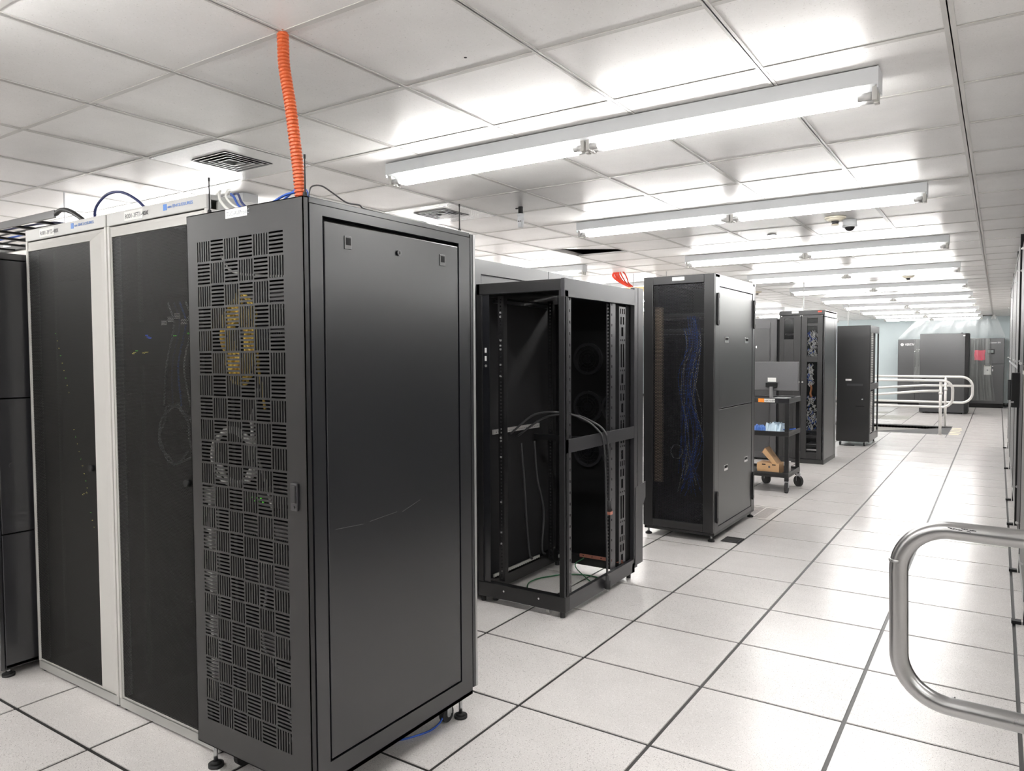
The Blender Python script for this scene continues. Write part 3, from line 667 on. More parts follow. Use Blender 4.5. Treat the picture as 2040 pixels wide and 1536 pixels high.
# ------------------------------------------------------------------ pale cabinets on the left
def pale_cabinet(x0, x1, label, tx, side=False):
    y0, y1, z0, z1 = 1.68, 2.72, .02, 2.142
    r = root('server_cabinet', ((x0+x1)/2, 2.2, 0), label, 'server cabinet')
    bx('top_panel', WHTD, r, x0, x1, y0+.02, y1, z1-.02, z1, bevel=.002)
    hdp = bx('header', WHTD, r, x0, x1, y0, y0+.02, 2.088, z1, bevel=.003)
    bx('plinth', WHTD, r, x0, x1, y0+.002, y0+.03, .012, .05, bevel=.002)
    for a, b, nm in ((x0, x0+.016, 'corner_post'), (x1-.016, x1, 'corner_post')): bx(nm, WHT, r, a, b, y0, y0+.05, .05, 2.088, bevel=.002)
    bx('left_side_panel', BLKM if not side else BLKM, r, x0, x0+.012, y0+.05, y1, .03, z1-.02)
    if side:
        sd = MB().box(x1-.012, x1, y0+.05, y0+.12, .03, z1-.02).box(x1-.012, x1, y0+.12, y1-.1, z1-.05, z1-.02).box(x1-.012, x1, y1-.1, y1, .03, z1-.02)
        sd.build('side_frame', WHTD, r); bx('right_side_panel', WHTD, r, x1-.012, x1-.004, y0+.126, y1-.106, .03, z1-.06)
        bx('panel_gap', VOID, r, x1-.014, x1-.012, y0+.1, y1-.08, .03, z1-.03)
    else: bx('right_side_panel', BLKM, r, x1-.012, x1, y0+.05, y1, .03, z1-.02)
    bx('back_panel', BLKM, r, x0+.012, x1-.012, y1-.02, y1, .03, z1-.02); bx('bottom_panel', BLKM, r, x0, x1, y0+.03, y1, .02, .04)
    # door: a raised frame with sloping sides round a dark mesh
    a0, a1, c0, c1 = x0+.019, x1-.019, .054, 2.083
    d = MB(); i0, i1, k0, k1 = a0+.062, a1-.062, c0+.032, c1-.05; yo, yi = y0+.004, y0-.026
    o_ = [(a0, c0), (a1, c0), (a1, c1), (a0, c1)]; n_ = [(i0, k0), (i1, k0), (i1, k1), (i0, k1)]; f_ = [(a0+.018, c0+.012), (a1-.018, c0+.012), (a1-.018, c1-.014), (a0+.018, c1-.014)]
    for k in range(4):
        p, q = o_[k], o_[(k+1) % 4]; s_, t_ = f_[k], f_[(k+1) % 4]; u_, v_ = n_[k], n_[(k+1) % 4]
        d.poly((p[0], yo, p[1]), (q[0], yo, q[1]), (t_[0], yo-.006, t_[1]), (s_[0], yo-.006, s_[1]))
        d.poly((s_[0], yo-.006, s_[1]), (t_[0], yo-.006, t_[1]), (v_[0], yi, v_[1]), (u_[0], yi, u_[1]))
        d.poly((u_[0], yi, u_[1]), (v_[0], yi, v_[1]), (v_[0], yi+.012, v_[1]), (u_[0], yi+.012, u_[1]))
    dr = d.build('door', WHT, r, fixn=False)
    bx('mesh_panel', MESHW, dr, i0, i1, yi+.004, yi+.005, k0, k1)
    lk = MB().cyl((i1-.035, yi+.004, 1.05), (i1-.035, yi-.012, 1.05), .014, 16).build('door_lock', BLKM, dr, smooth=True)
    slip('name_label', hdp, x0+.2*(x1-x0), x0+.2*(x1-x0)+.135, y0, 2.096, 2.134, tx, INK, .026)
    bx('logo', INKB, hdp, x0+.60*(x1-x0), x0+.60*(x1-x0)+.024, y0-.0008, y0, 2.108, 2.132)
    text('lettering', 'em ENCLOSURES', .017, (x0+.60*(x1-x0)+.03, y0-.001, 2.114), INKB, hdp, depth=.0006, sx=1.3)
    for xx in (x0+.03, x1-.03): foot_s = MB().cyl((xx, y0+.03, 0), (xx, y0+.03, .02), .02, 12).build('levelling_foot', BLKR, r)
    for xx in (x0+.07, x1-.09): bx('mounting_rail', BLK, r, xx, xx+.02, y0+.09, y0+.1, .1, 2.05)
    return r
pale_cabinet(-3.905, -3.180, 'pale framed cabinet with a dark mesh door, the left one beside the grey panelled cabinet', 'R001-3FT2-40X')
pale_cabinet(-3.170, -2.470, 'pale framed cabinet with a dark mesh door, partly hidden by the nearest black cabinet', 'R001-3FT1-40X', side=True)
# lights and kit seen through the pale doors
def led_row(pts, m, label, group=None):
    o = MB()
    for x, y, z in pts: o.box(x-.004, x+.004, y-.002, y, z-.004, z+.004)
    return o
bs = root('blade_chassis', (-3.55, 1.90, .2), 'dark equipment with a slanting line of tiny yellow lights behind the left pale cabinet door', 'server')
bx('chassis', BLKM, bs, -3.86, -3.27, 1.80, 2.6, .15, 1.9)
bx('light_strip', BLKM, bs, -3.82, -3.33, 1.677, 1.68, .3, 1.75) if False else None
def px_on_y(px, py, Y):
    d = fwd*1.0+r2*((px-1020)/1465.5)+u2*((768-py)/1465.5); return Vector((0, 0, CAMZ))+d*(Y/d.y)
for k in range(24):
    if 8 < k < 11 or 19 < k < 21: continue
    p = px_on_y(111+k*3.35, 665+k*14.6+(30 if k > 10 else 0)+(20 if k > 20 else 0), 1.675)
    bx('status_light', LEDY if k % 3 else LEDG, bs, p.x-.0032, p.x+.0032, 1.673, 1.675, p.z-.0025, p.z+.0025)
for (px, py) in ((168, 983), (173, 981), (165, 985)):
    p = px_on_y(px, py, 1.675); bx('status_light', LEDY, bs, p.x-.004, p.x+.004, 1.673, 1.675, p.z-.003, p.z+.003)
sw = root('network_switch', (-2.8, 1.85, 1.6), 'dark switch with a blue light behind the right pale cabinet door', 'network switch')
bx('chassis', BLKM, sw, -3.09, -2.56, 1.73, 2.3, 1.50, 1.68)
for px, py, m in ((293, 672, LEDB), (290, 668, LEDB), (296, 674, LEDB), (266, 702, LEDY), (270, 699, LEDG), (263, 705, LEDY), (284, 703, LEDY), (290, 702, LEDY), (346, 669, LEDG), (374, 664, LEDG)):
    p = px_on_y(px, py, 1.72); bx('status_light', m, sw, p.x-.003, p.x+.003, 1.72, 1.73, p.z-.0028, p.z+.0028)
coil('grey_cable', (-2.72, 1.22), .11, .12, BLUEC if False else GREYC, 'loops of pale blue grey cable hanging behind the right pale cabinet door', turns=2, jit=.04, r=.004, y=1.69)
for k in range(5):
    xa = -2.78+k*.04
    cable('patch_cable', [(xa, 1.71, 1.75), (xa+.05, 1.70, 1.66), (xa+.01, 1.69, 1.5), (xa-.03+.02*k, 1.70, 1.34)], .0035, (GREYC, NAVYC, BLUEC, WHITEC, GREYC)[k], f'{ords[k]} patch cable from the left hanging behind the right pale cabinet door', group='patch cables behind the right pale cabinet door')
for k in range(6):
    xa = -2.80+.045*k
    bx_ = bx('cable_tag', PAPER, None, xa, xa+.035, 1.69, 1.693, 1.66+.012*(k % 3), 1.68+.012*(k % 3)); tag(bx_, f'{ords[k]} pale paper tag from the left on the cables behind the right pale door', 'tag', 'paper tags behind the right pale cabinet door')
cable('navy_cable', [(-3.40, 1.75, 2.14), (-3.37, 1.74, 2.20), (-3.28, 1.74, 2.245), (-3.17, 1.745, 2.245), (-3.07, 1.76, 2.20), (-3.02, 1.78, 2.145)], .006, NAVYC, 'dark blue cable arching over the tops of the two pale cabinets')

# ------------------------------------------------------------------ grey panelled cabinet at far left
r = root('server_cabinet', (-4.25, 2.1, 0), 'charcoal cabinet with three stacked side panels at the left edge', 'server cabinet')
xa, xb, ya, yb = -4.55, -3.932, 1.55, 2.65
bx('left_side_panel', BLK, r, xa, xa+.02, ya+.03, yb, .04, 2.03); bx('top_panel', GREYD, r, xa, xb, ya, yb, 2.0, 2.03, bevel=.003)
bx('bottom_panel', BLK, r, xa, xb, ya, yb, .04, .06); bx('back_panel', BLK, r, xa, xb, yb-.02, yb, .06, 2.0)
bx('front_door', GALV if False else WHTD if False else GREYD, r, xa, xb-.006, ya-.02, ya-.002, .04, 2.02, bevel=.002)
pz = [(.045, .688), (.694, 1.337), (1.343, 1.995)]
for a, b_ in pz:
    s_ = bx('side_panel', GREYD, r, xb-.02, xb, ya, yb-.03, a, b_, bevel=.002)
    if a > .5 and a < 1: MB().cyl((xb, 1.60, 1.02), (xb+.004, 1.60, 1.02), .012, 18).build('lock', GREYD, s_, smooth=True)
foot(r, xb-.03, ya+.02, .04); foot(r, xa+.03, ya+.02, .04); foot(r, xb-.03, yb-.05, .04)

# ladder cable tray over it
r = root('cable_ladder', (-5.2, 2.1, 2.3), 'black ladder cable tray hanging over the charcoal cabinet at the left edge', 'cable tray')
for yy in (1.93, 2.38): bx('side_rail', GREYD, r, -7.2, -4.16, yy, yy+.012, 2.27, 2.31, bevel=.001)
for k in range(11): bx('rung', BLKM, r, -4.42-k*.26, -4.39-k*.26, 1.942, 2.38, 2.272, 2.284)
for xx in (-4.95, -6.6):
    for yy in (1.95, 2.36): MB().cyl((xx, yy, 2.2), (xx, yy, CZ+.02), .005, 8).build('threaded_rod', STEEL, r)
for k in range(4):
    yy = 2.02+.07*k
    cable('data_cable', [(-7.0, yy, 2.292), (-6.0, yy+.02, 2.292), (-5.2, yy, 2.292), (-4.6, yy+.01, 2.292), (-4.3, yy+.02, 2.27), (-4.15, yy+.05, 2.2), (-4.1, yy+.05, 2.05)], .006, (NAVYC, BLKC, BLUEC, BLKC)[k], f'{ords[k]} cable, counted from the aisle, lying along the ladder tray at the left edge', group='cables on the ladder tray')
cable('black_cable', [(-4.16, 1.94, 2.29), (-4.08, 1.93, 2.30), (-3.98, 1.93, 2.28), (-3.88, 1.95, 2.22), (-3.82, 1.97, 2.15)], .012, BLKC, 'thick black cable bridging from the ladder tray to the left pale cabinet')
for k in range(7):
    xx = -4.75+.1*k
    cable('tray_cable', [(xx, 2.37, 2.26), (xx+.05, 2.33, 2.2), (xx-.03, 2.30, 2.14), (xx+.06, 2.28, 2.08), (xx+.02, 2.25, 2.04)], .003, BLKC if k % 2 else GREYC, f'{ords[6-k]} thin cable from the pale cabinet dangling from the ladder tray', group='thin cables dangling from the ladder tray')

# ------------------------------------------------------------------ tall cabinet behind the open frame
r = root('server_cabinet', (-3.05, 4.15, 0), 'tall closed black cabinet standing against the far side of the open frame rack', 'server cabinet')
xa, xb, ya, yb = -3.35, -2.722, 3.66, 4.98
bx('body', BLKG, r, xa, xb-.02, ya+.02, yb, .02, 2.12)
rim = MB().box(xb-.02, xb, ya, ya+.11, .02, 2.135).box(xb-.02, xb, ya+.11, yb-.38, 2.045, 2.135).box(xb-.02, xb, yb-.374, yb, .02, 2.135).box(xb-.02, xb, ya+.11, yb-.38, .02, .1)
rim.build('side_frame', GREYD, r); bx('side_panel', GREYD, r, xb-.019, xb-.005, ya+.118, yb-.388, .108, 2.036, bevel=.002)
bx('front_door', BLK, r, xa, xb-.004, ya-.02, ya-.002, .03, 2.13, bevel=.003); bx('top_panel', GREYD, r, xa, xb-.02, ya, yb, 2.12, 2.135)
for x_, y_ in ((xb-.04, ya+.03), (xa+.04, ya+.03), (xb-.04, yb-.04), (xa+.04, yb-.04)): MB().cyl((x_, y_, 0), (x_, y_, .03), .018, 12).build('levelling_foot', BLKR, r)

# ------------------------------------------------------------------ R2 open frame rack
r = R2 = root('open_frame_rack', (-2.38, 4.2, 0), 'empty open black frame rack with its side panels off, behind the nearest cabinet', 'server rack')
xa, xb, ya, yb = -2.695, -2.07, 3.68, 4.655
# base and head
fb = MB().box(xa, xb, ya, ya+.05, .035, .125).build('front_sill', BLK, r, bevel=.003)
for xx in (-2.50, -2.25): MB().cyl((xx, ya-.003, .09), (xx, ya, .09), .006, 10).build('bolt', SCREW, fb)
bx('rear_sill', BLK, r, xa, xb, yb-.04, yb, .035, .10)
bx('bottom_rail', GREYD, r, xb-.025, xb, ya+.05, yb, .035, .125, bevel=.002); bx('bottom_rail', BLK, r, xa, xa+.04, ya+.05, yb-.04, .035, .12)
bx('top_rail', GREYD, r, xb-.025, xb, ya+.001, yb, 1.868, 1.975, bevel=.002); bx('top_rail', BLK, r, xa, xa+.025, ya, yb, 1.9, 1.972)
bx('front_header', BLK, r, xa, xb-.0255, ya, ya+.05, 1.905, 1.972, bevel=.002)
bx('top_panel', BLK, r, xa+.02, xb-.02, ya+.04, yb-.01, 1.965, 1.975)
bx('top_slide', BLKG, r, xa+.05, xa+.075, ya+.1, ya+.75, 1.86, 1.88)
bx('mid_rail', GREYD, r, xb-.006, xb, ya+.012, yb-.01, .965, 1.045, bevel=.0015)
for x_ in (xa, xb-.04): bx('front_post', BLK if x_ < -2.5 else BLKM, r, x_, x_+.04, ya+.002, ya+.045, .125, 1.905, bevel=.002)
bx('front_post_face', BLKG, r, xa+.04, xa+.088, ya+.012, ya+.016, .12, 1.91)
for k in range(2): bx('post_sticker', WHITEINK, r, xa+.055, xa+.068, ya+.0105, ya+.012, 1.50+.05*k, 1.53+.05*k)
MB().cyl((xa+.063, ya+.009, 1.47), (xa+.063, ya+.012, 1.47), .008, 12).build('post_badge', SCREW, r)
def rail_holes(nm, x0, x1, y, z0, z1, m, hx=.4, hw=.009):   # rail facing -y with a column of square holes
    b_ = MB(); z = z0; step = .0222; cx = x0+(x1-x0)*hx
    b_.box(x0, cx-hw/2, y, y+.002, z0, z1).box(cx+hw/2, x1, y, y+.002, z0, z1)
    while z < z1-step: b_.box(cx-hw/2, cx+hw/2, y, y+.002, z, z+step-.01); z += step
    b_.box(cx-hw/2, cx+hw/2, y, y+.002, z, z1)
    return b_
for x0_, x1_, hx in ((-2.575, -2.535, .5), (-2.135, -2.105, .4)):
    rl = rail_holes('m', x0_, x1_, ya+.06, .13, 1.9, BLK, hx); e_ = x1_ if x0_ < -2.5 else x0_
    rl.box(e_-.0015, e_+.0015, ya+.062, ya+.1, .13, 1.9)
    rr = rl.build('mounting_rail', BLK, r)
    for zz in (1.79, 1.765, 1.62, 1.588, 1.565, 1.47, 1.40, 1.02, 1.0, .93, .9, .62, .55, .43, .36):
        if random.random() < .85:
            cxx = x0_+(x1_-x0_)*hx; bx('cage_nut', SCREW, rr, cxx-.006, cxx+.006, ya+.055, ya+.061, zz, zz+.011)
for x0_, x1_ in ((-2.575, -2.535), (-2.135, -2.105)):
    rl = rail_holes('m', x0_, x1_, 4.34, .13, 1.9, BLK, .5); rl.build('mounting_rail', BLK, r)
def side_strip(nm, y0, y1, x, m, hole_y, n=26, z0=.125, z1=1.868):   # upright strip facing +x with small holes
    b_ = MB(); st = (z1-z0)/n; h = .009
    b_.box(x-.002, x, y0, hole_y-h/2, z0, z1).box(x-.002, x, hole_y+h/2, y1, z0, z1)
    for k in range(n): b_.box(x-.002, x, hole_y-h/2, hole_y+h/2, z0+k*st, z0+(k+1)*st-.016)
    b_.box(x-.03, x-.028, y0, y1, z0, z1)
    return b_.build(nm, m, r)
bx('front_right_post', GREYD, r, xb-.006, xb, ya+.001, ya+.018, .125, 1.868)
side_strip('depth_strip', 3.742, 3.80, -2.095, GREYD, 3.785); side_strip('depth_strip', 4.325, 4.40, -2.095, GREYD, 4.345)
# vertical cable manager: pierced strip
cm = MB(); y0_, y1_ = 4.455, 4.555; x_ = -2.095; z = .13
pat = [(.06, [(.035, .065)]), (.018, []), (.05, [(.02, .04), (.06, .08)]), (.02, []), (.035, [(.015, .03), (.045, .06), (.075, .088)]), (.012, []), (.06, [(.035, .065)]), (.02, []), (.012, [(.02, .03), (.05, .06), (.08, .09)]), (.015, []), (.155, [(.025, .045), (.06, .08)]), (.02, []), (.012, [(.02, .03), (.05, .06), (.08, .09)]), (.02, [])]
i_ = 0
while z < 1.85:
    h, holes = pat[i_ % len(pat)]; h = min(h, 1.868-z); c_ = y0_
    for a, b_ in holes: cm.box(x_-.002, x_, c_, y0_+a, z, z+h); c_ = y0_+b_
    cm.box(x_-.002, x_, c_, y1_, z, z+h); z += h; i_ += 1
cm.build('cable_manager', GREYD, r); bx('cable_manager_back', VOID, r, x_-.04, x_-.038, 4.44, 4.57, .13, 1.868)
bx('gap_strip', BLKM, r, x_-.02, x_-.01, 4.58, 4.655, .125, 1.868)
bx('rear_post', GREYD, r, xb-.03, xb, yb-.01, 4.70, .06, 1.99, bevel=.002); bx('rear_post', BLK, r, xa, xa+.03, yb-.01, 4.70, .06, 1.99)
# rear door with fans
rd = bx('rear_door', BLK, r, xa, xb-.035, 4.725, 4.745, .07, 1.97, bevel=.002)
bx('door_edge', GREYD, rd, xb-.03, xb+.002, 4.702, 4.79, .075, 1.99, bevel=.002)
fl = MB(); q = [(4.66, .62), (4.83, .64), (4.83, .53), (4.78, .47), (4.78, .08), (4.66, .08)]
fl.poly(*[(xb+.004, a, b_) for a, b_ in q]).poly(*[(xb+.001, a, b_) for a, b_ in q][::-1])
for k in range(6):
    (a, b_), (c_, d_) = q[k], q[(k+1) % 6]; fl.poly((xb+.004, a, b_), (xb+.001, a, b_), (xb+.001, c_, d_), (xb+.004, c_, d_))
fl.build('door_skirt', GREYD, rd)
for fx in (-2.462, -2.235):
    for fz in (1.505, 1.16, .84):
        if fx > -2.3 and fz > 1.3: continue
        f_ = MB().ring((fx, 4.715, fz), .095, .115, 'y', .02).build('fan', GREYD, rd, smooth=False)
        gd = MB()
        for rr in (.03, .05, .07): gd.ring((fx, 4.706, fz), rr-.002, rr+.002, 'y', .003)
        for k in range(4): gd.bar((fx-.1*math.cos(k*PI/4), 4.706, fz-.1*math.sin(k*PI/4)), (fx+.1*math.cos(k*PI/4), 4.706, fz+.1*math.sin(k*PI/4)), .003)
        gd.build('fan_guard', BLKG, f_); MB().cyl((fx, 4.712, fz), (fx, 4.72, fz), .028, 18).build('fan_hub', BLKG, f_)
bx('inner_left_panel', VOID, r, xa+.001, xa+.006, ya+.1, yb, .13, 1.9)
for z_ in (1.045, .12):
    b_ = bx('depth_rail', ALUW, r, xa+.03, xa+.04, 3.80, 4.36, z_-.012, z_+.018)
    v_ = MB()
    for k in range(22): v_.box(xa+.0398, xa+.0408, 3.83+k*.024, 3.837+k*.024, z_-.002, z_+.003)
    v_.build('rail_holes', BLKM, b_)
bx('inner_beam', BLK, r, xa+.03, xb-.04, 4.30, 4.34, .955, .99)
cb = bx('ground_bar', COPPER, r, -2.47, -2.13, 4.60, 4.606, .095, .118)
for k in range(5): MB().cyl((-2.44+k*.07, 4.598, .107), (-2.44+k*.07, 4.60, .107), .004, 8).build('bar_hole', VOID, cb)
bx('floor_bracket', GALV, r, -2.56, -2.50, 4.45, 4.47, .11, .13)
for x_, y_ in ((-2.20, ya+.04), (-2.6, ya+.06), (-2.2, yb-.06), (-2.6, yb-.06)): caster(r, x_, y_, .06, .024, m=WHTD if y_ < 4 and x_ > -2.5 else BLKR)
for x_, y_ in ((xb-.03, ya+.02), (xa+.03, ya+.02), (xb-.03, 4.62), (xa+.03, 4.62)): MB().cyl((x_, y_, 0), (x_, y_, .035), .015, 12).build('levelling_foot', BLKR, r)
# cord over the middle rail
cord = root('power_cable', (-2.055, 4.2, .5), 'black power cord draped over the middle rail of the open rack with its plug hanging', 'power cord')
MB().tube(curve([(-2.66, 4.0, 1.02), (-2.5, 4.05, 1.15), (-2.3, 4.08, 1.165), (-2.15, 4.10, 1.12), (-2.072, 4.12, 1.053), (-2.05, 4.13, 1.0), (-2.048, 4.155, .85), (-2.048, 4.17, .5), (-2.048, 4.18, .2), (-2.048, 4.185, .10)], 8), .007, 8).build('lead', BLKC, cord, smooth=True)
pg = MB().tube([(-2.048, 4.185, .13), (-2.048, 4.185, .10), (-2.048, 4.186, .098), (-2.048, 4.186, .048)], [.011, .011, .019, .019], 12).build('plug', BLKR, cord, smooth=True)
for dx, dy in ((-.007, 0), (.007, 0), (0, .008)): bx('prong', STEEL, pg, -2.048+dx-.0015, -2.048+dx+.0015, 4.184+dy, 4.189+dy, .028, .048)
cord = root('power_cable', (-2.06, 4.25, .6), 'second black cord beside the first, ending at a socket inside the open rack', 'power cord')
MB().tube(curve([(-2.64, 4.05, 1.0), (-2.45, 4.1, 1.13), (-2.25, 4.13, 1.15), (-2.12, 4.16, 1.1), (-2.07, 4.18, 1.055), (-2.05, 4.19, 1.0), (-2.052, 4.22, .88), (-2.06, 4.24, .75), (-2.068, 4.25, .60)], 8), .007, 8).build('lead', BLKC, cord, smooth=True)
sk = MB().cyl((-2.068, 4.25, .60), (-2.068, 4.25, .53), .013, 12, .017).build('connector', BLKR, cord, smooth=True)
bx('connector_band', COPPER, cord, -2.086, -2.05, 4.232, 4.268, .51, .53)
for k, (xx, yy) in enumerate(((-2.64, 4.1), (-2.63, 4.25))):
    cable('hanging_cable', [(xx, yy, .95), (xx+.01, yy+.02, .7), (xx, yy+.06+.06*k, .45), (xx+.01, yy+.08, .2), (xx+.02, yy+.1, .15)], .008, BLKC, ('left' if k == 0 else 'right')+' black cable of the two hanging down inside the open rack')
pts = []
for k in range(22):
    a = -2.4+k*.42; rr = .20+.02*math.sin(k); pts.append((-2.38+rr*math.cos(a)*1.05, 4.22+rr*1.35*math.sin(a), .006+.002*(k % 3)))
pts += [(-2.45, 4.5, .05), (-2.42, 4.57, .1)]
cable('green_wire', pts, .004, GRNC, 'green ground wire coiled on the floor inside the open rack', n=6, seg=6)

# ------------------------------------------------------------------ R3 closed cabinet with perforated door
r = root('server_cabinet', (-2.2, 6.4, 0), 'black cabinet with a perforated door and two part side panel, behind the open frame rack', 'server cabinet')
xa, xb, ya, yb = -2.515, -1.908, 5.83, 7.03
bx('left_side_panel', BLK, r, xa, xa+.02, ya+.03, yb, .05, 2.18); bx('top_panel', BLKG, r, xa, xb, ya+.03, yb, 2.16, 2.185)
bx('bottom_panel', BLK, r, xa, xb, ya+.03, yb, .05, .07); bx('rear_door', BLK, r, xa, xb, yb-.03, yb, .07, 2.16, bevel=.003)
bx('corner_post', GREYD, r, xb-.03, xb, ya+.03, ya+.135, .07, 2.182, bevel=.002); bx('corner_post', GREYD, r, xb-.03, xb, yb-.09, yb-.032, .07, 2.182, bevel=.002)
bx('head_rail', GREYD, r, xb-.03, xb-.001, ya+.137, yb-.092, 2.09, 2.182)
for a, b_ in ((.115, 1.078), (1.086, 2.083)):
    s_ = bx('side_panel', GREYD, r, xb-.02, xb-.003, ya+.142, yb-.097, a, b_, bevel=.003)
    zz = 1.655 if a > 1 else .575
    for yy in (ya+.34, ya+.93):
        h_ = bx('flush_handle', CHROME, s_, xb-.003, xb-.001, yy-.05, yy+.05, zz-.024, zz+.024, bevel=.003); bx('handle_recess', VOID, h_, xb-.001, xb-.0003, yy-.04, yy+.04, zz-.004, zz+.019)
bx('side_sill', GREYD, r, xb-.03, xb-.001, ya+.137, yb-.092, .07, .11)
for yy, z_ in ((ya+.085, 1.90), (yb-.06, 1.90), (ya+.085, .28), (yb-.06, .30)):
    h_ = MB(); n_ = 10; ptt = []
    for k in range(n_+1): a = PI*k/n_; ptt.append((yy+.022*math.cos(a), z_+.11+.022*math.sin(a)))
    for k in range(n_+1): a = PI+PI*k/n_; ptt.append((yy+.022*math.cos(a), z_-.11+.022*math.sin(a)))
    h_.poly(*[(xb+.012, p, q_) for p, q_ in ptt]); m_ = len(ptt)
    for k in range(m_): p, q_ = ptt[k], ptt[(k+1) % m_]; h_.poly((xb+.012, *p), (xb, *p), (xb, *q_), (xb+.012, *q_))
    ho = h_.build('corner_grip', BLKM, r); bx('grip_slot', GREYD, ho, xb+.012, xb+.0135, yy-.007, yy+.007, z_-.09, z_+.09)
d = MB().box(xa, xa+.085, ya, ya+.028, .08, 2.183).box(xb-.085, xb, ya, ya+.028, .08, 2.183).box(xa+.085, xb-.085, ya, ya+.028, 2.115, 2.183).box(xa+.085, xb-.085, ya, ya+.028, .08, .145)
dr = d.build('front_door', BLK, r, bevel=.004); bx('mesh_panel', MESH3, dr, xa+.085, xb-.085, ya+.014, ya+.0155, .145, 2.115)
slip('name_label', dr, -2.262, -2.158, ya, 2.142, 2.17, 'R001 3FT1-52X', INKG, .013)
for x_, y_ in ((xb-.03, ya+.05), (xa+.03, ya+.05), (xb-.02, yb-.05), (xa+.03, yb-.05)): foot(r, x_, y_, .055)
for x0_ in (xa+.06, xb-.09): bx('mounting_rail', BLK, r, x0_, x0_+.02, ya+.12, ya+.125, .1, 2.1)
# contents
tnr = bx('foam_strip', TAN, None, -2.435, -2.37, ya+.055, ya+.09, .45, 1.93); tag(tnr, 'tan upright strip behind the left part of the perforated door', 'panel')
rack_box('patch_bay', -2.42, -1.98, ya+.1, ya+.3, 1.83, 1.875, WHT, 'pale patch panel near the top behind the perforated door', 'patch panel')
rack_box('patch_bay', -2.42, -1.98, ya+.1, ya+.3, 1.70, 1.745, GREYC, 'grey patch panel second from the top behind the perforated door', 'patch panel')
for k in range(26):
    xx = -2.20+.14*random.random(); dz = random.uniform(-.1, .1)
    cable('patch_cable', [(xx, ya+.09, 1.85-.1*(k % 2)), (xx+.03, ya+.07, 1.6), (xx-.06*random.random(), ya+.06, 1.3+dz), (xx+random.uniform(-.1, .1), ya+.07, .9+dz), (xx+random.uniform(-.12, .12), ya+.08, .45+dz)], .0035, (BLUEC, BLUEC, NAVYC, GREYC)[k % 4], ('blue', 'bright blue', 'navy', 'grey')[k % 4]+' patch cable falling behind the perforated door' if k % 4 != 1 else 'blue patch cable falling behind the perforated door', group='patch cables behind the perforated door', n=5, seg=4)
coil('grey_cable', (-2.24, .72), .05, .06, GREYC, 'small coil of pale cable low behind the perforated door', turns=2, y=ya+.06, r=.003)

# ------------------------------------------------------------------ utility cart
before = set(bpy.data.objects)
r = root('utility_cart', (-2.18, 8.65, 0), 'black three shelf utility cart on casters carrying a monitor', 'cart')
xa, xb, ya, yb = -2.56, -1.835, 8.36, 8.93
for zt_, nm in ((1.045, 'top_shelf'), (.68, 'middle_shelf'), (.225, 'bottom_shelf')):
    s_ = MB().box(xa, xb, ya, yb, zt_-.035, zt_-.025)
    for q in ((xa, xb, ya, ya+.012), (xa, xb, yb-.012, yb), (xa, xa+.012, ya+.012, yb-.012), (xb-.012, xb, ya+.012, yb-.012)): s_.box(*q, zt_-.055, zt_)
    s_.build(nm, BLKG if zt_ > 1 else BLK, r, bevel=.003)
for x_ in (xa+.002, xb-.045):
    for y_ in (ya+.003, yb-.045):
        bx('leg', BLKM, r, x_, x_+.042, y_, y_+.042, .13, 1.0, bevel=.003)
for x_, y_, ax in ((xb-.025, ya+.03, 0), (xb-.01, yb-.03, 1), (xa+.03, ya+.03, 0), (xa+.35, yb-.03, 1)):
    rad = .06 if not ax else .062
    o = MB().box(x_-.02, x_+.02, y_-.02, y_+.02, .12, .15).box(x_-.022, x_-.018, y_-.015, y_+.015, rad, .13).box(x_+.018, x_+.022, y_-.015, y_+.015, rad, .13).build('caster', STEEL, r)
    if ax: MB().cyl((x_-.01, y_-.014, rad), (x_+.01, y_+.014, rad), rad, 22).build('wheel', BLKR, o)
    else: MB().cyl((x_-.014, y_, rad), (x_+.014, y_, rad), rad, 22).build('wheel', BLKR, o)
sl = bx('shelf_label', PAPER, r, -2.16, -1.985, ya-.002, ya, 1.0, 1.038); bx('orange_sticker', ORLAB, sl, -2.165, -2.10, ya-.003, ya-.002, .998, 1.04)
text('lettering', 'HAYOEMUS', .028, (-2.095, ya-.0032, 1.008), INK, sl, depth=.001)
mon = root('monitor', (-2.03, 8.45, 1.02), 'wide monitor seen from behind on the top shelf of the cart', 'monitor')
bx('rear_shell', MONB, mon, -2.33, -1.758, 8.43, 8.47, 1.128, 1.447, bevel=.006)
bx('bezel', BLKM, mon, -2.328, -1.76, 8.4705, 8.478, 1.13, 1.445); bx('rating_label', PAPER, mon, -2.082, -1.992, 8.427, 8.43, 1.225, 1.27)
bx('mount_plate', BLKM, mon, -2.10, -1.975, 8.405, 8.428, 1.165, 1.215, bevel=.003)
MB().box(-2.055, -2.02, 8.40, 8.426, 1.04, 1.17).build('stand_neck', STEEL, mon, bevel=.003); bx('stand_base', BLKM, mon, -2.16, -1.92, 8.385, 8.56, 1.02, 1.032, bevel=.003)
dv = bx('console_box', STEEL, None, -2.02, -1.87, 8.40, 8.62, 1.02, 1.048, bevel=.003); tag(dv, 'flat pale grey console on the top shelf of the cart beside the monitor stand', 'console')
ms = MB().dome((-2.03, 8.6, .656), .035, .04, down=False).build('computer_mouse', GREYC, smooth=True, loc=(-2.03, 8.6, .656)); tag(ms, 'pale computer mouse on the middle shelf of the cart', 'mouse')
kb = root('keyboard', (-2.28, 8.55, .66), 'small pale keyboard lying on the middle shelf of the cart at the left', 'keyboard')
bx('case', GREYC, kb, -2.36, -2.1, 8.47, 8.60, .656, .676, bevel=.002)
kk = MB()
for a in range(12):
    for b_ in range(4): kk.box(-2.353+a*.0208, -2.336+a*.0208, 8.478+b_*.029, 8.502+b_*.029, .676, .682)
